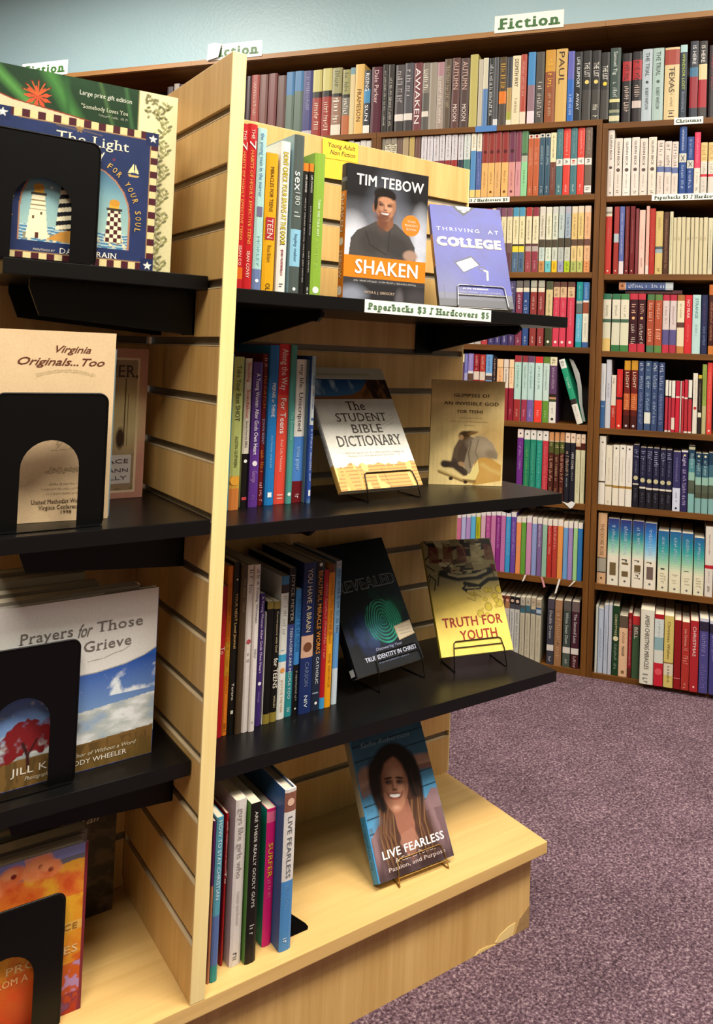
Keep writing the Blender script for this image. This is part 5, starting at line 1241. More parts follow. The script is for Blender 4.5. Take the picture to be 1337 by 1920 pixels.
_, Mj = face_book((0.4449, 0.1043, 0.9200), -0.3629, 0.4141, 0.1386, 0.2085, 0.016,
    '3a3c80@.3 c89038@.62 3a3024 |COLLEGE:e8d0a0:.3:.55:.5', 'blue jersey-printed book leaning on a wire stand, top right shelf', pic_jersey,
    [('THRIVING  AT', 'wide', 'd0d4ec', 0.06, 0.93, 0.735, 0.772), ('COLLEGE', 'fat', 'e8c8a0', 0.045, 0.945, 0.582, 0.672), ('COLLEGE', 'slab', 'f4e8d4', 0.055, 0.935, 0.592, 0.662, 0, 0.0002),
     ('~', '', '50506c', 0.34, 0.52, 0.43, 0.438), ('~', '', '50506c', 0.36, 0.52, 0.41, 0.418), ('~', '', '50506c', 0.38, 0.5, 0.39, 0.398), ('~', '', '50506c', 0.38, 0.46, 0.37, 0.378),
     ('ALEX CHEDIAK', 'bold', 'e8e8ec', 0.33, 0.68, 0.165, 0.18), ('~', '', 'b8b8c8', 0.25, 0.85, 0.135, 0.147)], seed=202)

# -- the middle right shelf
def pic_dictionary(p):
    p.C[:] = hx('d8d4c8'); n = p.noise(8, 7, 9, 4); p.C *= (0.86 + 0.26 * n)[..., None]
    p.rect(0, 1, 0.905, 1, 'b8b4a0'); p.rect(0.1, 0.8, 0.93, 0.95, '6a7a44', 0.35)
    p.rect(0, 1, 0.725, 0.9, '2c5a94'); p.grad(0.725, '4a80b4', 0.9, '1c4070')
    m = p.noise(12, 9, 6, 3); p.mix(np.clip((m - 0.55) * 5, 0, 0.8) * ((p.V > 0.76) & (p.V < 0.89)), 'a8c4d8')
    p.poly([(0, 0.725), (0, 0.745), (0.3, 0.75), (0.5, 0.765), (0.62, 0.80), (0.72, 0.87), (0.78, 0.9), (1, 0.9), (1, 0.725)], '8a5a30')
    p.mix(np.clip((m - 0.48) * 6, 0, 1) * ((p.U > 0.62) & (p.V > 0.73) & (p.V < 0.9) & (p.V < 0.5 + 0.55 * p.U)), '2c1a10')
    for a in (0.2, 0.25, 0.3, 0.34): p.line([(0.06, a), (0.5, a - 0.1)], 0.006, 'b4ae9c', 0.7)
    for a in (0.5, 0.53, 0.56): p.line([(0.66, a - 0.06), (0.92, a + 0.03)], 0.006, 'a8a494', 0.7)
    q = p.noise(15, 14, 3, 2); top = 0.165 + 0.05 * q
    m = p.V < top; p.mix(m * 1.0, 'cf9c48'); g = (np.sin(p.V * 230) > 0.25) & m & (q > 0.25); p.mix(g * 0.6, '7a5020'); p.mix((p.noise(17, 10, 5, 2) > 0.62) & m, 'e0b868')
    p.line([(0.55, 0.15), (0.6, 0.0)], 0.008, '6a4418', 0.7)
_, Md = face_book((0.2572, 0.0998, 0.6129), 0.03, 0.6002, 0.1658, 0.233, 0.013, '8a8474@.1 3a5a80@.28 c8c4b8@.8 b08840|~:605848:.3:.7:.4',
    'white and tan dictionary with scroll and sky bands, leaning on a wire stand', pic_dictionary,
    [('The', 'serif', '3a2a1c', 0.37, 0.60, 0.628, 0.705), ('STUDENT', 'serif', '4a4038', 0.2, 0.83, 0.535, 0.605), ('BIBLE', 'serif', '4a4038', 0.34, 0.73, 0.44, 0.51),
     ('DICTIONARY', 'serif', '3c342c', 0.13, 0.93, 0.335, 0.42), ('~', '', '8a8478', 0.14, 0.9, 0.275, 0.289, -0.005), ('~', '', '8a8478', 0.2, 0.84, 0.25, 0.264)], seed=203)
def pic_skater(p):
    p.C[:] = hx('fce09a'); n = p.noise(21, 4, 5, 4); p.C *= (0.75 + 0.45 * n)[..., None]
    p.grad(0.86, 'c09c4c', 1.0, '94783c') if False else None
    p.mix(np.clip((p.V - 0.8) * 4, 0, 0.6), '8a7038'); s_ = p.noise(23, 60, 3, 1); p.C *= (0.95 + 0.1 * s_)[..., None]
    p.ell(0.85, 0.42, 0.28, 0.3, '9a6c28', 0, 0.9, 0.6)
    p.poly([(0.62, 0.35), (0.98, 0.2), (0.98, 0.05), (0.6, 0.0)], 'c08a30', 0.8)
    p.poly([(0.34, 0.22), (0.37, 0.32), (0.43, 0.42), (0.52, 0.475), (0.6, 0.45), (0.6, 0.3), (0.5, 0.2)], '5c4a3a')
    p.line([(0.42, 0.42), (0.36, 0.34), (0.33, 0.22)], 0.07, '6c5844'); p.line([(0.33, 0.24), (0.44, 0.17), (0.5, 0.11)], 0.05, '54443a')
    p.poly([(0.5, 0.11), (0.47, 0.2), (0.5, 0.3), (0.55, 0.42), (0.64, 0.475), (0.76, 0.46), (0.86, 0.4), (0.93, 0.3), (0.92, 0.255), (0.8, 0.27), (0.68, 0.265), (0.6, 0.2), (0.56, 0.11)], '9a8a70')
    p.ell(0.68, 0.39, 0.17, 0.1, 'b4a286', -15, 0.9, 0.7); p.ell(0.84, 0.3, 0.08, 0.06, '7c6c56', -20, 0.8, 0.7)
    p.line([(0.56, 0.42), (0.53, 0.3), (0.56, 0.17)], 0.02, '5c4c3a', 0.8, 0.8); p.line([(0.66, 0.44), (0.62, 0.32), (0.66, 0.26)], 0.016, '6c5c48', 0.7, 0.8)
    p.ell(0.46, 0.475, 0.075, 0.06, '6a4c2c', 10, 0.3); p.ell(0.5, 0.49, 0.1, 0.035, '4a341c', 15, 0.5); p.ell(0.42, 0.455, 0.035, 0.035, 'c49c6c', 0, 0.4); p.ell(0.58, 0.5, 0.07, 0.02, '8a6838', 12, 0.7)
    p.line([(0.2, 0.2), (0.34, 0.19), (0.48, 0.12)], 0.09, '46382e'); p.ell(0.44, 0.2, 0.05, 0.03, 'b08c64', -20, 0.4); p.ell(0.22, 0.19, 0.05, 0.035, '3c3028', 0, 0.4)
    p.poly([(0.56, 0.02), (0.53, 0.08), (0.6, 0.17), (0.66, 0.24), (0.68, 0.14), (0.64, 0.06)], 'ecd88c'); p.line([(0.72, 0.2), (0.84, 0.15), (0.97, 0.12)], 0.05, 'd8b870', 0.7, 0.8)
    p.line([(0.14, 0.125), (0.3, 0.085), (0.45, 0.045), (0.62, 0.035)], 0.045, '8a6a38', 0.9); p.line([(0.14, 0.135), (0.3, 0.095), (0.45, 0.055)], 0.014, 'e4c878', 0.9)
    p.ell(0.3, 0.06, 0.028, 0.024, '3a2a1c', 0, 0.3); p.ell(0.5, 0.03, 0.028, 0.024, '3a2a1c', 0, 0.3)
face_book((0.5163, 0.2072, 0.5933), -0.5716, 0.0, 0.1385, 0.1955, 0.012, 'b89444|~:6a5020:.1:.8:.4',
    'golden tan paperback with a crouching figure, right end of the middle shelf', pic_skater,
    [('GLIMPSES OF', 'bold', '4a3214', 0.3, 0.8, 0.843, 0.875), ('AN INVISIBLE GOD', 'bold', '4a3214', 0.17, 0.92, 0.765, 0.797), ('FOR TEENS', 'bold', '4a3214', 0.36, 0.71, 0.69, 0.718),
     ('~', '', '8a6c34', 0.36, 0.7, 0.635, 0.648), ('~', '', '8a6c34', 0.28, 0.78, 0.6, 0.613), ('~', '', '8a6c34', 0.45, 0.6, 0.565, 0.578)], seed=204)

# -- the lowest right shelf
def pic_fingerprint(p):
    p.C[:] = hx('0b0c10'); n = p.noise(31, 6, 8, 4); m = p.noise(35, 9, 11, 4)
    X = (p.U - 0.62) * p.w; Y = (p.V - 0.40) * p.h; d = np.hypot(X / (0.34 * p.w), Y / (0.2 * p.h))
    p.mix(np.clip(1.2 - d, 0, 1) * np.clip((n - 0.3) * 3, 0, 1) * 0.8, '1c6a40')
    X2 = (p.U - 0.42) * p.w; d2 = np.hypot(X2 / (0.4 * p.w), (p.V - 0.28) * p.h / (0.16 * p.h))
    p.mix(np.clip(1.15 - d2, 0, 1) * np.clip((m - 0.35) * 3, 0, 1) * 0.8, '35488a'); p.mix(np.clip(1 - d2 * 1.3, 0, 1) * 0.35, '6a90c0')
    X = (p.U - 0.60) * p.w; Y = (p.V - 0.345) * p.h
    rr = np.hypot(X / 0.9, Y / 1.15) + 0.0012 * np.sin(np.arctan2(Y, X) * 3); ring = np.sin(rr * 2 * math.pi / 0.0052)
    msk = (np.hypot(X / (0.26 * p.w), Y / (0.17 * p.h)) < 1)
    p.mix(msk * np.clip(ring * 2 + 0.2, 0, 1) * np.clip(0.35 + 0.9 * m, 0, 1), '38b890'); p.mix((np.hypot((X - 0.025) / 0.01, Y / 0.02) < 1.6) * 0.25, '20c090')
    p.poly([(0.72, 0.285), (0.985, 0.305), (0.99, 0.195), (0.735, 0.175)], 'e0c8a0'); p.poly([(0.735, 0.275), (0.97, 0.293), (0.975, 0.205), (0.75, 0.187)], 'ecdcc0')
_, Mr = face_book((0.3108, 0.1131, 0.3075), 0.124, 0.5775, 0.1502, 0.2211, 0.019, '0e0d10|~:504c50:.3:.7:.4;#:c8c8c8:.93:.98:.6',
    'black book with a glowing green fingerprint, leaning back on a wire stand', pic_fingerprint,
    [('REVEALED', 'fat', '8a8c8c', 0.1, 0.98, 0.615, 0.7), ('REVEALED', 'sans', '101216', 0.108, 0.972, 0.62, 0.695, 0, 0.0003), ('Discovering Your', 'ital', 'b0b4d0', 0.36, 0.76, 0.143, 0.165),
     ('TRUE IDENTITY IN CHRIST', 'bold', 'c4c8dc', 0.17, 0.95, 0.083, 0.115), ('~', '', 'a08860', 0.77, 0.95, 0.262, 0.27), ('~', '', 'a08860', 0.77, 0.95, 0.238, 0.246), ('~', '', 'a08860', 0.78, 0.96, 0.212, 0.22),
     ('~', '', '8088a8', 0.35, 0.8, 0.05, 0.062)], seed=205)
def pic_street(p):
    p.C[:] = hx('f2d468'); n = p.noise(41, 5, 7, 4); p.C *= (0.8 + 0.35 * n)[..., None]
    t = np.clip((p.V - 0.42) / 0.2, 0, 1); p.mix(t, '8f8458'); rs = random.Random(8)
    for i in range(46):
        u, v, w_, h_ = rs.uniform(0, 0.95), rs.uniform(0.64, 0.98), rs.uniform(0.05, 0.2), rs.uniform(0.015, 0.07); k = rs.uniform(-0.04, 0.04)
        p.poly([(u, v), (u + w_, v + k), (u + w_ + k, v + h_), (u + k, v + h_)], rs.choice(['17130e', '2c2014', '5a1c14', 'b8ac80', 'c8bc90', '4a3a24', '241a12', 'a09468', '6a5c3c']))
    for i in range(26):
        u, v = rs.uniform(0, 1), rs.uniform(0.6, 1.0); p.line([(u, v), (u + rs.uniform(-0.2, 0.2), v + rs.uniform(-0.12, 0.12))], rs.uniform(0.006, 0.02), rs.choice(['15110c', '201810', 'b0a478']))
    for i in range(5):
        u = 0.05 + 0.2 * i; p.poly([(u, 0.8), (u + 0.14, 0.79), (u + 0.16, 0.93), (u + 0.03, 0.95)], rs.choice(['8a8058', 'a89c70', '6a3020']), 0.75)
    p.line([(0.2, 0.7), (0.4, 0.655), (0.7, 0.655), (0.9, 0.7)], 0.09, '15120d'); p.line([(0.3, 0.69), (0.42, 0.665), (0.68, 0.668), (0.84, 0.7)], 0.035, 'a0946c')
    p.line([(0.5, 0.6), (0.7, 0.565), (0.85, 0.62), (0.98, 0.62)], 0.05, '15120d'); p.poly([(0.44, 0.555), (0.52, 0.6), (0.52, 0.578), (0.72, 0.575), (0.72, 0.54), (0.52, 0.54), (0.5, 0.52)], '15120d')
    p.poly([(0.48, 0.557), (0.53, 0.585), (0.53, 0.565), (0.7, 0.562), (0.7, 0.552), (0.53, 0.55)], '988c60')
    p.line([(0.02, 0.7), (0.1, 0.64), (0.06, 0.56)], 0.016, '2a2418'); p.line([(0.16, 0.7), (0.12, 0.6)], 0.02, '3a3020')
    for i in range(16):
        u, v = rs.uniform(0.55, 0.98), rs.uniform(0.3, 0.54); r_ = rs.uniform(0.015, 0.06)
        p.ell(u, v, r_, r_, '6a5418', 0, 0.1, 0.6); p.ell(u, v, r_ * 0.75, r_ * 0.75, 'd8c040', 0, 0.1, 0.9)
    for v in (0.52, 0.47): p.line([(0.5, v), (0.6, v - 0.03), (0.62, v + 0.03), (0.7, v)], 0.012, '7a6820', 0.7)
_, Mt = face_book((0.4954, 0.1254, 0.3022), -0.2418, 0.5199, 0.1448, 0.2077, 0.010, 'a89830|~:504410:.2:.8:.4',
    'yellow graffiti-covered book leaning at the right end of the lowest shelf', pic_street,
    [('TRUTH FOR', 'bold', '9a3020', 0.09, 0.93, 0.235, 0.315), ('YOUTH', 'bold', '9a3020', 0.3, 0.82, 0.12, 0.2)], seed=206)

# -- the wooden base
def pic_woman(p):
    p.C[:] = hx('4f8cb4'); p.grad(0, '64b0e0', 1, '35607c'); n = p.noise(51, 5, 14, 4); p.C *= (0.78 + 0.42 * n)[..., None]
    for i, v in enumerate((0.945, 0.84, 0.735, 0.63, 0.52, 0.43, 0.33)): p.line([(0, v - 0.012), (1, v + 0.012)], 0.014, '12303e', 0.9)
    p.line([(0.0, 0.66), (0.12, 0.72), (0.28, 0.7)], 0.17, 'b08c78'); p.line([(0.0, 0.6), (0.14, 0.62), (0.25, 0.58)], 0.1, '8a6654', 0.8)
    p.line([(1.02, 0.70), (0.86, 0.715), (0.72, 0.72)], 0.14, 'c09a84'); p.line([(1.02, 0.665), (0.85, 0.67), (0.76, 0.66)], 0.06, '7a5040', 0.8)
    p.poly([(0, 0), (0, 0.28), (0.14, 0.36), (0.3, 0.34), (0.62, 0.34), (0.78, 0.42), (0.92, 0.50), (1, 0.49), (1, 0)], '8a6c70')
    m = p.noise(55, 18, 4, 3); p.mix((p.V < 0.36) * np.clip((m - 0.45) * 4, 0, 0.5), '5a4244')
    p.ell(0.49, 0.67, 0.31, 0.33, '160b08', -10, 0.12); p.ell(0.27, 0.58, 0.13, 0.34, '22120d', 6, 0.25); p.ell(0.70, 0.56, 0.12, 0.34, '1c0f0b', -6, 0.25)
    hairm = p.noise(57, 26, 3, 3)
    for pts in ([(0.3, 0.46), (0.2, 0.34), (0.19, 0.2), (0.24, 0.05)], [(0.36, 0.36), (0.31, 0.2), (0.34, 0.02)], [(0.66, 0.48), (0.72, 0.34), (0.76, 0.2), (0.74, 0.04)], [(0.6, 0.36), (0.64, 0.2), (0.62, 0.04)]):
        p.line(pts, 0.17, '4a2e20', 0.95, 0.6)
    for k in range(26):
        u = (0.14 + 0.012 * k) if k < 15 else (0.52 + 0.024 * (k - 15)); q = 0.02 * math.sin(k * 1.7)
        p.line([(u + 0.06 + q, 0.46), (u + q * 2, 0.3), (u + 0.01, 0.18 - q), (u + 0.03 + q, 0.05)], 0.012, ('a87c50', '6a452c', '8a6040', '2e1a12')[k % 4], 0.6, 0.9)
    p.poly([(0.36, 0.5), (0.37, 0.3), (0.42, 0.12), (0.54, 0.12), (0.6, 0.3), (0.58, 0.48)], '9a6450')
    p.poly([(0.36, 0.2), (0.48, 0.05), (0.6, 0.2), (0.56, 0.28), (0.4, 0.26)], 'a87460', 0.7)
    person_face(p, 0.45, 0.60, 0.185, 'b47c60', '5e3426', '1c100c', -11, 1.52, True)
    p.line([(0.52, 0.83), (0.36, 0.79), (0.275, 0.70), (0.25, 0.58), (0.25, 0.46)], 0.075, '1a0e0a', 1, 0.5); p.line([(0.55, 0.83), (0.64, 0.74), (0.685, 0.62), (0.69, 0.50)], 0.085, '170c08', 1, 0.5)
    p.line([(0.28, 0.7), (0.26, 0.55)], 0.02, '4a281c', 0.6, 1.0); p.line([(0.70, 0.66), (0.71, 0.5)], 0.02, '40241a', 0.6, 1.0)
    p.mix(np.clip((0.18 - p.V) * 5, 0, 0.75), '2e2024')
    p.rect(0, 0.012, 0.0, 1, '3f90c8')
_, Ml = face_book((0.3218, 0.048, 0.0132), -0.0477, 0.5559, 0.1453, 0.2061, 0.021, 'b8b4a0@.55 4a9ccc|~:305878:.6:.9:.3',
    'book leaning on a brass stand with a smiling long-haired woman against blue planks', pic_woman,
    [('LIVE FEARLESS', 'bold', 'f2f0ee', 0.11, 0.93, 0.135, 0.19), ('A Call to Power,', 'sans', 'd8c8c4', 0.25, 0.78, 0.09, 0.12), ('Passion, and Purpose', 'sans', 'd0bcb8', 0.15, 0.9, 0.045, 0.073),
     ('Sadie Robertson', 'ital', '8aaab8', 0.12, 0.8, 0.915, 0.95)], hard=True, side='4a9ccc', seed=207)

# ------------------------------------------------------------------ wire stands
def stand(M, w, t, mat, label, zb, u0=0.2, u1=0.86, hh=0.024, double=True):
    """front loop hooked over the lower edge of the book, two rear legs down to the shelf at height zb"""
    r = empty('wire_stand', mat=Matrix.Identity(4)); tag(r, label, 'book stand', 'wire book stands')
    def W_(x, y, z): return tuple(M @ Vector((x, y, z)))
    a, b = u0 * w, u1 * w; y0 = -0.0022
    def foot(x, y, fz=None):
        q = M @ Vector((x, y, 0)); return (q.x, q.y, zb + 0.0012)
    def fill(pts, k=5): return pts
    loop = [foot(a, t * 0.3), foot(a - 0.002, y0 - 0.006), W_(a, y0, 0.004), W_(a + 0.003, y0, hh - 0.003), W_(a + 0.007, y0, hh), W_(b - 0.007, y0, hh), W_(b - 0.003, y0, hh - 0.003), W_(b, y0, 0.004), foot(b + 0.002, y0 - 0.006), foot(b, t * 0.3)]
    link('front_loop', tube_me(loop, 0.0010), r, mat)
    if double: link('cross_wire', tube_me([W_(a + 0.001, y0, hh * 0.55), W_(b - 0.001, y0, hh * 0.55)], 0.0008), r, mat)
    for x in (a, b):
        link('side_wire', tube_me([foot(x, y0 - 0.004), foot(x, t + 0.015), foot(x, t + 0.05), W_(x, t + 0.0022, 0.07), W_(x, t + 0.0022, 0.095)], 0.0010), r, mat)
    link('back_wire', tube_me([W_(a, t + 0.0022, 0.09), W_(b, t + 0.0022, 0.09)], 0.0010), r, mat)
    link('lower_wire', tube_me([W_(a, -0.001, -0.0022), W_(b, -0.001, -0.0022)], 0.0008), r, mat)
    return r
stand(Mj, 0.1386, 0.016, M_SILVER, 'grey wire stand holding the blue jersey book', Z1, 0.24, 0.92, 0.042)
stand(Md, 0.1658, 0.013, M_WIRE, 'black wire stand holding the dictionary', Z2, 0.3, 0.93, 0.028, False)
stand(Mr, 0.1502, 0.019, M_WIRE, 'black wire stand holding the fingerprint book', Z3, 0.3, 0.97, 0.028)
stand(Mt, 0.1448, 0.010, M_WIRE, 'black wire stand holding the yellow graffiti book', Z3, 0.17, 0.87, 0.024)
stand(Ml, 0.1453, 0.021, M_BRASS, 'brass wire stand holding the book with the smiling woman', 0.0, 0.25, 0.88, 0.022, False)

# ------------------------------------------------------------------ left bay, books seen from the row's near end
def pic_lighthouses(p):
    U0, w0 = p.U, p.w; p.U = (p.U * 0.200 - 0.022) / 0.178; p.w = 0.178
    p.C[:] = hx('24325c'); n = p.noise(61, 6, 7, 4); p.C *= (0.75 + 0.5 * n)[..., None]
    b = 0.055
    for i in range(-2, 17):
        c = 'dccb92' if i % 2 else '4a1a24'; u = 0.08 + (0.84 / 17) * i
        p.rect(u, u + 0.84 / 17, 1 - b, 1, c); p.rect(u, u + 0.84 / 17, 0.0, b, c); p.rect(1 - b, 1, u, u + 0.84 / 17, c)
    for l in ([(0.06, 1 - b), (0.94, 1 - b)], [(0.06, b), (0.94, b)], [(1 - b, 0.08), (1 - b, 0.92)]): p.line(l, 0.006, 'b08a58')
    for u, v in ((-0.035, 0.955), (0.96, 0.955), (0.96, 0.035), (-0.035, 0.035)):
        p.rect(u - 0.05, u + 0.05, v - 0.05, v + 0.05, '1c2850'); star(p, u, v, 0.032, 'e8e4d8')
    def archp(cu, hw, v0, v1): return [(cu - hw, v0), (cu - hw, v1)] + [(cu + hw * math.cos(R(180 - k * 15)), v1 + hw * 0.98 * math.sin(R(180 - k * 15))) for k in range(13)] + [(cu + hw, v0)]
    A = archp(0.455, 0.355, 0.13, 0.36); p.poly([(x + (x - 0.455) * 0.03, y * 1.012) for x, y in A], 'b07a58'); m = p.pmask(A)
    p.mix(m, '3f7c9c'); t = np.clip((0.75 - p.V) / 0.5, 0, 1); p.mix(m * t, '9cc0b8'); p.mix(m * np.clip((p.V - 0.5) * 3, 0, 0.8), '1c3c68')
    p.mix(m & (p.V < 0.24), '4a80a0'); p.mix(m & (p.V < 0.24) & (np.sin(p.V * 300 + np.sin(p.U * 60)) > 0.3), 'b8d0d0')
    rs = random.Random(3)
    for i in range(60):
        u, v = rs.uniform(0.12, 0.8), rs.uniform(0.14, 0.2); p.ell(u, v, 0.012, 0.009, rs.choice(['c8c0a0', 'e0d8b0', '8a8468']), 0, 0.2)
    def tower(cu, v0, v1, w0, w1, f):
        pts = [(cu - w0, v0), (cu - w1, v1), (cu + w1, v1), (cu + w0, v0)]; m = p.pmask(pts); p.mix(m, 'ece4c0'); f(m)
        p.rect(cu - w1 * 1.25, cu + w1 * 1.25, v1, v1 + 0.018, '3a3428'); p.rect(cu - w1 * 0.8, cu + w1 * 0.8, v1 + 0.018, v1 + 0.055, 'e0a838'); p.ell(cu, v1 + 0.055, w1 * 0.85, w1 * 0.6, 'c89030', 0, 0.1)
    tower(0.21, 0.15, 0.44, 0.07, 0.04, lambda m: [p.mix(m & (p.V > a) & (p.V < a + 0.008), '8a7850') for a in (0.34, 0.37, 0.40)])
    p.rect(0.20, 0.22, 0.15, 0.19, '5a3020'); p.rect(0.175, 0.19, 0.28, 0.3, '5a4a30'); p.rect(0.225, 0.24, 0.31, 0.33, '5a4a30')
    tower(0.41, 0.22, 0.58, 0.085, 0.055, lambda m: p.mix(m & (np.sin(p.V * 105 - p.U * 22) > 0), '14161e'))
    p.poly([(0.27, 0.15), (0.36, 0.21), (0.5, 0.24), (0.5, 0.13)], 'c89040')
    tower(0.71, 0.17, 0.40, 0.062, 0.042, lambda m: p.mix(m & (((np.floor(p.U * 38) + np.floor(p.V * 34)) % 2) > 0), '4a1c20'))
    p.poly([(0.79, 0.685), (0.83, 0.755), (0.835, 0.69)], 'f0e0a0'); p.poly([(0.84, 0.69), (0.842, 0.75), (0.87, 0.685)], 'f0e0a0'); p.poly([(0.79, 0.675), (0.875, 0.672), (0.86, 0.658), (0.8, 0.66)], 'c8a860')
    star(p, 0.45, 0.93, 0.03, 'a08040'); p.line([(0.3, 0.935), (0.4, 0.925), (0.5, 0.925), (0.6, 0.915)], 0.01, '6a5a50', 0.7); star(p, 0.69, 0.76, 0.015, '7a3040')
    star(p, 0.29, 0.5, 0.012, 'e8e8e8', 4, 0.2); star(p, 0.67, 0.52, 0.012, 'e8e8e8', 4, 0.2)
    p.U, p.w = U0, w0
arcs = []
def arc_text(s, cu, cv, r, a0, a1):
    out = []
    for i, ch in enumerate(s):
        if ch != ' ': out.append((ch, cu, cv, r, a0 + (a1 - a0) * i / (len(s) - 1)))
    return out
rb, Mb = face_book((-0.2738, 0.0614, 0.9264), -0.031, 0, 0.200, 0.1793, 0.012, '24325c', 'square navy book with lighthouses and a checkered border, front of the top left row', pic_lighthouses,
    [('The Light', 'serif', 'e4dcc4', 0.377, 0.813, 0.83, 0.9), ('by Jay', 'serif', 'e4dcc4', 0.484, 0.666, 0.76, 0.82), ('PAINTINGS BY', 'ital', 'c8c0b0', 0.279, 0.404, 0.068, 0.083), ('DAVID TRAIN', 'serif', 'ece6d8', 0.43, 0.769, 0.062, 0.1)], hard=True, seed=211)
ink = Ink()
for ch, cu_, cv_, r_, a in arc_text('FINDING A SAFE HARBOR FOR YOUR SOUL', 0.455, 0.34, 0.405, 186, -8):
    V, T = glyphs(ch, 'bold'); wd = 0.026 if ch != 'I' else 0.009
    x = (V[:, 0] - 0.5) * wd; y = V[:, 1] * 0.04; b_ = R(a - 90)
    X = (cu_ + r_ * math.cos(R(a)) + x * math.cos(b_) - y * math.sin(b_)) * 0.178 + 0.022; Z = (cv_ + r_ * math.sin(R(a)) + x * math.sin(b_) + y * math.cos(b_)) * 0.1793
    ink.add(np.stack([0.0128 + V[:, 2], X, Z], 1), T, hx('c8a050'))
ink.build('arched_lettering', rb)
def pic_lily(p):
    U0, w0 = p.U, p.w; p.U = (p.U * 0.245 - 0.045) / 0.2; p.w = 0.2
    p.C[:] = hx('1c3a20'); n = p.noise(71, 4, 5, 4); p.C *= (0.5 + 1.0 * n)[..., None]
    for a, b, w_, c in (((-0.1, 0.97), (0.12, 0.8), 0.05, '5a9a48'), ((0.2, 1.0), (0.42, 0.7), 0.07, '4a8a40'), ((0.5, 1.0), (0.6, 0.75), 0.02, '4a6a3a'), ((0.66, 1.0), (0.73, 0.7), 0.02, '3f6a3c'), ((0.3, 0.98), (0.32, 0.8), 0.03, '2c5a2c')): p.line([a, b], w_, c, 0.8, 0.9)
    for k in range(9):
        a = R(20 + k * 40); p.poly([(0.14, 0.86), (0.14 + 0.05 * math.cos(a - 0.25), 0.86 + 0.04 * math.sin(a - 0.25)), (0.14 + 0.085 * math.cos(a), 0.86 + 0.06 * math.sin(a)), (0.14 + 0.05 * math.cos(a + 0.25), 0.86 + 0.04 * math.sin(a + 0.25))], 'e0502c')
    for k in range(6):
        a = R(40 + k * 25); p.line([(0.14, 0.87), (0.14 + 0.09 * math.cos(a), 0.87 + 0.075 * math.sin(a))], 0.006, 'd8602c'); p.ell(0.14 + 0.09 * math.cos(a), 0.87 + 0.075 * math.sin(a), 0.008, 0.005, '6a2018', 0, 0.1)
    p.rect(0.745, 1, 0, 1, 'e8e0ac'); p.line([(0.747, 0), (0.747, 1)], 0.006, 'a89c68')
    rs = random.Random(12)
    for i in range(84):
        v = 0.02 + i * 0.0112; cc = 0.905; u = cc + 0.028 * math.sin(i * 0.55)
        p.ell(u + 0.022 * (-1) ** i, v, 0.02, 0.009, '8a8a50' if i % 3 else '5c5c34', 35 * (-1) ** i, 0.2, 0.85)
        if i % 3 == 0: p.ell(u - 0.03 * (-1) ** i, v + 0.006, 0.009, 0.009, '4a4a28', 0, 0.2, 0.8)
        p.line([(u, v), (cc + 0.028 * math.sin((i + 1) * 0.55), v + 0.0112)], 0.005, '7a7848', 0.8)
    for i in range(34):
        u, v = rs.uniform(0.79, 0.94), rs.uniform(0.86, 0.985); p.ell(u, v, 0.012, 0.008, '5a5830', rs.uniform(0, 180), 0.2, 0.8)
    p.poly([(-0.1, 0.85), (0.0, 0.825), (0.35, 0.79), (0.55, 0.765), (0.6, 0.75), (0.6, 0.7), (-0.1, 0.76)], 'd8c8a0'); p.line([(-0.1, 0.852), (0.0, 0.827), (0.35, 0.792), (0.55, 0.767), (0.6, 0.75)], 0.008, '8a3020')
    p.U, p.w = U0, w0
face_book((-0.2889, 0.0905, 0.9264), -0.0773, 0, 0.245, 0.2373, 0.012, '1c3a20', 'large green book with an orange lily and cream leaf border, behind the lighthouse book', pic_lily,
    [('Large print gift edition', 'sans', 'd8dcc8', 0.494, 0.755, 0.915, 0.94, 0.0), ('"Somebody Loves You', 'serif', 'c8ccb0', 0.502, 0.739, 0.845, 0.868, 0.0), ('~', '', 'a8ac98', 0.592, 0.739, 0.815, 0.828)], hard=True, seed=212)
for i, (h_, w_, t_, c) in enumerate(((0.236, 0.205, 0.018, '1c1a1c'), (0.225, 0.15, 0.02, '6a5a48'), (0.215, 0.15, 0.02, '38404a')  )):
    face_book((-0.256, 0.1085 + i * 0.027, 0.9264), -0.03, 0, w_, h_, t_, c, ORD[i] + ' book behind the large green lily book, only its edge showing', lambda p, c=c: p.C.__setitem__(slice(None), hx(c)), [], hard=True, group='books behind the lily book', key='lily_%d' % i, seed=230 + i, step=0.02)

def pic_cream(p):
    p.C[:] = hx('e2c49a'); n = p.noise(81, 5, 6, 3); p.C *= (0.94 + 0.1 * n)[..., None]
    rs = random.Random(5)
    for k in range(34):
        u = 0.36 + k * 0.014; v = 0.765 + 0.025 * math.sin((u - 0.36) / 0.48 * math.pi); p.ell(u, v, 0.018, 0.012, 'b09a70', rs.uniform(0, 180), 0.2, 0.7); p.ell(u, v, 0.010, 0.006, 'e2c49a', rs.uniform(0, 180), 0.2, 0.9)
    for k in range(22):
        u = 0.48 + k * 0.017; v = 0.265 + 0.03 * (u - 0.5) + rs.uniform(-0.012, 0.012); p.ell(u, v, 0.02, 0.013, '8a7450', rs.uniform(0, 180), 0.2, 0.7); p.ell(u, v, 0.011, 0.006, 'e2c49a', 0, 0.2, 0.9)
    p.line([(0.5, 0.37), (0.82, 0.385)], 0.005, '8a7450', 0.8); p.line([(0.54, 0.38), (0.6, 0.42), (0.62, 0.46), (0.72, 0.5)], 0.006, '6a5838', 0.8)
    for u, v in ((0.55, 0.41), (0.6, 0.45), (0.66, 0.48), (0.7, 0.42), (0.66, 0.42), (0.77, 0.42)): p.ell(u, v, 0.02, 0.012, '6a5838', rs.uniform(0, 90), 0.3, 0.6); p.ell(u, v, 0.011, 0.006, 'e2c49a', 0, 0.3, 0.9)
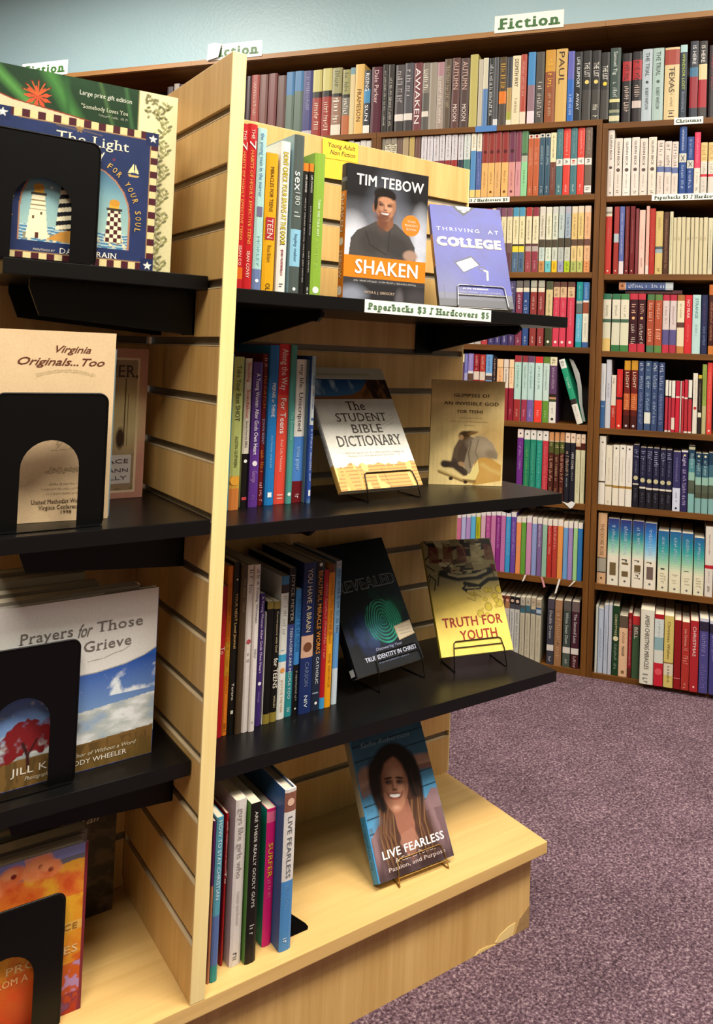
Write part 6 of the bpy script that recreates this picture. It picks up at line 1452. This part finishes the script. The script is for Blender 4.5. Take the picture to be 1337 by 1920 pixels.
face_book((-0.2531, 0.0756, 0.6104), -0.1012, 0, 0.14, 0.2329, 0.008, 'e2c49a', 'cream booklet with brown script title, front of the middle left row', pic_cream,
    [('Virginia', 'script', '6a3a28', 0.5, 0.79, 0.888, 0.925), ('Originals...Too', 'script', '6a3a28', 0.2, 0.91, 0.82, 0.86), ('~', '', '6a5030', 0.5, 0.78, 0.19, 0.2), ('~', '', '6a5030', 0.44, 0.8, 0.165, 0.175), ('~', '', '6a5030', 0.48, 0.76, 0.14, 0.15),
     ('United Methodist Women', 'serif', '4a3420', 0.36, 0.815, 0.095, 0.117), ('Virginia Conference', 'serif', '4a3420', 0.42, 0.77, 0.065, 0.087), ('1998', 'serif', '4a3420', 0.6, 0.69, 0.04, 0.058)], side='e2c49a', seed=213)
for i, (dx, h_, t_, c) in enumerate(((0.003, 0.213, 0.012, '7a929a'),)):
    face_book((-0.2531 + dx, 0.0872 + i * 0.024, 0.6104), -0.1012, 0, 0.142, h_, t_, c, ('grey-blue book edge just behind the cream booklet' if i == 0 else 'book ' + ORD[i] + ' behind the cream booklet, hidden apart from a sliver'), lambda p, c=c: p.C.__setitem__(slice(None), hx(c)), [], group=None, key='creamb_%d' % i, seed=240 + i, step=0.02)
def pic_pink(p):
    p.C[:] = hx('c08a78'); n = p.noise(91, 5, 6, 4); p.C *= (0.85 + 0.3 * n)[..., None]
    p.rect(0.08, 0.925, 0.04, 0.94, 'e0c8a8'); p.rect(0.1, 0.9, 0.055, 0.925, '9c8468'); p.mix((n > 0.5) & (p.U > 0.1) & (p.U < 0.9) & (p.V > 0.055) & (p.V < 0.925), '8a7458')
    p.ell(0.8, 0.55, 0.2, 0.3, 'd8c890', 0, 0.9, 0.7); p.rect(0.79, 0.80, 0.35, 0.8, '4a3420'); p.rect(0.82, 0.825, 0.35, 0.7, '4a3420'); p.rect(0.1, 0.9, 0.33, 0.345, 'b89c70'); p.ell(0.76, 0.4, 0.04, 0.1, '3a281c', 0, 0.5)
    p.rect(0.4, 0.875, 0.1, 0.29, 'cfc8c4')
face_book((-0.1774, 0.190, 0.6104), 0, 0, 0.15, 0.2144, 0.02, '8a5a4c', 'pink-framed book set back at the end of the middle left row', pic_pink,
    [('SUMMER,', 'serif', '3a2418', 0.3, 0.905, 0.81, 0.89), ('GRACE', 'serif', '4a4450', 0.5, 0.85, 0.235, 0.262), ('ANN', 'sans', '5a5460', 0.66, 0.85, 0.175, 0.2), ('KELLY', 'sans', '5a5460', 0.56, 0.84, 0.125, 0.15)], hard=True, seed=214)
def pic_sky(p):
    p.C[:] = hx('2c5cb4'); p.grad(0.16, '90b4d8', 0.6, '2450a8')
    n = p.noise(101, 7, 7, 5); m2 = p.noise(105, 4, 10, 5)
    p.mix(np.clip((n - 0.56) * 8, 0, 1) * ((p.V > 0.4) & (p.V < 0.58)), 'e4ecf0')
    edge = 0.33 + 0.07 * (p.U - 0.55) + 0.02 * m2; band = (p.V < edge) & (p.V > 0.14)
    p.mix(band * np.clip((m2 - 0.25) * 4, 0, 1), 'b8c0bc'); p.mix(band * np.clip((m2 - 0.5) * 6, 0, 1), 'e8ecec'); p.mix(band * np.clip((0.4 - n) * 6, 0, 0.8), '7c8488')
    p.poly([(0, 0), (0, 0.16), (0.5, 0.155), (1, 0.175), (1, 0)], '7a5c30'); f = p.noise(109, 30, 10, 3); p.mix((p.V < 0.15) * np.clip((f - 0.45) * 4, 0, 0.6), '4a3a1c')
    p.poly([(0.3, 0.08), (0.9, 0.12), (1, 0.1), (1, 0), (0.3, 0)], '6a5428', 0.6)
    q = p.noise(111, 22, 22, 3)
    for cu, cv, ru, rv in ((0.22, 0.28, 0.13, 0.09), (0.14, 0.24, 0.1, 0.07), (0.3, 0.25, 0.1, 0.08), (0.08, 0.2, 0.09, 0.06), (0.34, 0.3, 0.07, 0.07)):
        X = (p.U - cu) / ru; Y = (p.V - cv) * p.h / p.w / rv; mm = (np.hypot(X, Y) < 0.75 + 0.5 * q); p.mix(mm * np.clip(0.4 + (q - 0.3) * 3, 0, 1), '7c1c20')
    p.line([(0.235, 0.10), (0.23, 0.17), (0.2, 0.24)], 0.02, '3a1a18'); p.line([(0.23, 0.17), (0.28, 0.25)], 0.012, '3a1a18')
    pts = [(0, 1), (0, 0.66), (0.25, 0.585), (0.45, 0.555), (0.62, 0.555), (0.8, 0.575), (0.92, 0.605), (1, 0.64), (1, 1)]
    p.poly(pts, 'e4e2dc'); p.line(pts[1:-1], 0.007, 'b0b0a8'); p.line([(0.56, 0.625), (0.66, 0.63), (0.73, 0.65), (0.78, 0.655), (0.82, 0.675)], 0.006, '8a8884', 0.8)
face_book((-0.2379, 0.0695, 0.2944), 0.0258, 0, 0.2, 0.2161, 0.012, 'e0dcd4', 'white-topped book with blue cloudy sky and red tree, front of lowest left row', pic_sky,
    [('Prayers', 'serif', '77706a', 0.15, 0.46, 0.79, 0.85, 0.0), ('for', 'script', '77706a', 0.49, 0.58, 0.775, 0.85), ('Those', 'serif', '77706a', 0.605, 0.9, 0.79, 0.85), ('Who', 'serif', '77706a', 0.3, 0.5, 0.68, 0.74), ('Grieve', 'serif', '77706a', 0.53, 0.83, 0.685, 0.745),
     ('JILL KELLY', 'sans', 'e8e0d0', 0.14, 0.52, 0.075, 0.115), ('& CODY WHEELER', 'sans', 'e8e0d0', 0.42, 0.83, 0.04, 0.068), ('Author of Without a Word', 'ital', 'd8ccb0', 0.46, 0.89, 0.085, 0.108), ('Photographs by', 'ital', 'd8ccb0', 0.22, 0.4, 0.035, 0.058)], hard=True, side='dcd8d0', seed=215)
for i, (xr, y, zt, c) in enumerate(((-0.061, 0.0830, 0.514, '9a9284'), (-0.106, 0.108, 0.517, '8a8070'), (-0.118, 0.131, 0.527, 'a09884'), (-0.121, 0.153, 0.531, '8a7c68')    )):
    w_ = xr + 0.242; face_book((-0.242, y, 0.2944), 0.0, 0, w_, zt - 0.294, 0.021, c, ORD[i] + ' book behind the cloud-sky book, its grey page tops showing', lambda p, c=c: p.C.__setitem__(slice(None), hx(c)), [], group='books behind the cloud-sky book', seed=250 + i, step=0.02)
def pic_poppies(p):
    p.C[:] = hx('d87820'); p.grad(0, 'a82c18', 0.35, 'd0641c'); p.grad(0.35, 'd87820', 0.7, 'e8a828'); p.grad(0.7, 'e07828', 0.9, 'd8602c')
    n = p.noise(121, 6, 8, 5); p.mix(np.clip((n - 0.5) * 4, 0, 0.7) * (p.V > 0.3), 'e8b030'); p.mix(np.clip((0.45 - n) * 4, 0, 0.7), 'c84018')
    m = p.V > 0.87 + 0.05 * (p.U - 0.8) + 0.06 * p.noise(125, 5, 3, 2); p.mix(m, '7a7cb0'); p.mix(m & (p.V < 0.94), '6a6470')
    for cu, cv, r_ in ((0.42, 0.92, 0.1), (0.62, 0.93, 0.11), (0.7, 0.9, 0.08), (0.25, 0.86, 0.12)):
        p.ell(cu, cv, r_, r_ * 0.8, 'e0703c', 10, 0.4); p.ell(cu - 0.02, cv + 0.02, r_ * 0.6, r_ * 0.4, 'f0a878', 0, 0.8, 0.7); p.ell(cu + 0.01, cv, 0.022, 0.02, '7a1c10', 0, 0.3)
        p.mix((np.hypot((p.U - cu) / r_, (p.V - cv) * p.h / p.w / (r_ * 0.8)) < 0.9 + 0.5 * (n - 0.5) * 4) * np.clip((n - 0.4) * 3, 0, 0.6), 'f0945c')
    p.rect(0.3, 1, 0.49, 0.545, 'e8c068', 0.55)
    q = p.noise(127, 16, 20, 3); p.mix((p.V < 0.3) * (p.U > 0.78) * np.clip((q - 0.52) * 8, 0, 1), 'b088b8'); p.mix((p.V < 0.12) * (p.U > 0.8) * np.clip((q - 0.4) * 6, 0, 0.8), '6a2044')
    p.rect(0.975, 1, 0, 1, '7a2430')
face_book((-0.2642, 0.074, 0.0004), -0.0146, 0, 0.15, 0.2051, 0.022, '8a8078', 'grey hardback with orange poppies on its cover, front of the row on the left base', pic_poppies,
    [("GOD'S", 'serif', 'e0b080', 0.1, 0.3, 0.4, 0.44), ('PROMISES', 'serif', 'ecc890', 0.4, 0.95, 0.36, 0.405), ('VOICE', 'serif', '9a6a20', 0.66, 0.94, 0.5, 0.535), ('FROM A', 'serif', 'ecb880', 0.3, 0.58, 0.295, 0.335)], hard=True, side='8a8078', seed=216)
for i, (xr, y, zt, c) in enumerate(((-0.109, 0.0975, 0.2065, '7a726a'), (-0.128, 0.123, 0.196, '8a8878'), (-0.131, 0.1465, 0.199, '9aa090'))):
    w_ = xr + 0.262; face_book((-0.262, y, 0.0004), 0.0, 0, w_, zt, 0.0215, c, ORD[i] + ' pale book behind the poppy book, top edge showing', lambda p, c=c: p.C.__setitem__(slice(None), hx(c)), [], hard=(i != 0), group='pale books behind the poppy book', seed=260 + i, step=0.02)
def pic_dark(p):
    p.C[:] = hx('2c2218'); n = p.noise(131, 8, 12, 5); p.mix(np.clip((n - 0.45) * 4, 0, 0.8), '5a4a38'); p.mix(np.clip((0.35 - n) * 5, 0, 1), '120e0a')
face_book((-0.178, 0.232, 0.0004), 0, 0, 0.15, 0.165, 0.028, '2c2218', 'mottled dark brown book with silver script at the back of the left base', pic_dark, [('The Grail', 'script', 'b8b0a0', 0.3, 0.86, 0.79, 0.9, 0.04)], hard=True, side='2c2218', seed=217)

# ------------------------------------------------------------------ bookends
def bookend(M, w, h, label, hole=0.5, arch=True, depth=0.1, flange=0.0):
    r = empty('bookend', mat=M); tag(r, label, 'bookend', 'black steel bookends')
    c = 0.011
    outer = [(0, 0)] + [(w, 0)] + arc(w - c, h - c, c, 0, 90) + arc(c, h - c, c, 90, 180)
    paths = [outer]
    me = None
    if arch:
        hw = w * hole / 2; cx = w / 2; top = h * 0.655
        inner = [(cx - hw, 0.0), (cx - hw, top - hw)] + arc(cx, top - hw, hw, 180, 0, 14)[1:] + [(cx + hw, top - hw), (cx + hw, 0.0)]
        outer = [(cx + hw, 0), (w, 0)] + arc(w - c, h - c, c, 0, 90) + arc(c, h - c, c, 90, 180) + [(0, 0), (cx - hw, 0)] + inner[1:-1]
        paths = [outer]
    me = flat_me(paths, 0.0005, 0.0)
    o = link('upright_plate', me, r, M_STEEL); o.rotation_euler = (R(90), 0, 0)
    rim = [(0.0, 0, 0.004)] + [(a, 0, b) for a, b in arc(c, h - c, c, 180, 90)] + [(a, 0, b) for a, b in arc(w - c, h - c, c, 90, 0)] + [(w, 0, 0.004)]
    link('rolled_rim', tube_me(rim, 0.0014), r, M_STEEL)
    box('base_plate', 0.004, w - 0.004, -flange, depth, 0.0002, 0.0009, M_STEEL, r)
    return r
bookend(Matrix.Translation((-0.2755, 0.0475, 0.9264)), 0.127, 0.150, 'black steel bookend with an arched cut-out before the lighthouse book', 0.52, flange=0.001, depth=0.01)
bookend(Matrix.Translation((-0.2555, 0.030, 0.6104)), 0.126, 0.158, 'black steel bookend with an arched cut-out before the cream booklet', 0.52, flange=0.012, depth=0.03)
bookend(Matrix.Translation((-0.268, 0.055, 0.2944)), 0.127, 0.172, 'black steel bookend with an arched cut-out before the cloud-sky book', 0.52, flange=0.006, depth=0.01)
bookend(Matrix.Translation((-0.27, 0.0585, 0.0004)), 0.127, 0.16, 'black steel bookend with an arched cut-out before the poppy book', 0.5, flange=0.0, depth=0.01)
bookend(Matrix.Translation((0.1925, 0.10, 0.9127)) @ Matrix.Rotation(R(90), 4, 'Z'), 0.12, 0.158, 'black bookend edge right of the green spine on the top right shelf', arch=False, depth=0.002)
bookend(Matrix.Translation((0.2755, 0.12, 0.2759)) @ Matrix.Rotation(R(90), 4, 'Z'), 0.12, 0.15, 'black bookend right of the light blue spine on the lowest right shelf', arch=False, depth=0.002)
b5 = empty('bookend', mat=Matrix.Translation((0.155, 0.038, 0.0004))); tag(b5, 'black bookend foot showing right of the light blue book on the wooden base', 'bookend', 'black steel bookends')
me = prism_me([(0, 0), (0.036, 0.0), (0.039, 0.004), (0.039, 0.012), (0.012, 0.11), (0, 0.11)], 0.0009, lambda a, b, c: (a, b, c)); link('base_plate', me, b5, M_STEEL)
box('upright_plate', 0.0, 0.0011, 0.0, 0.11, 0.001, 0.13, M_STEEL, b5)

join_pile()
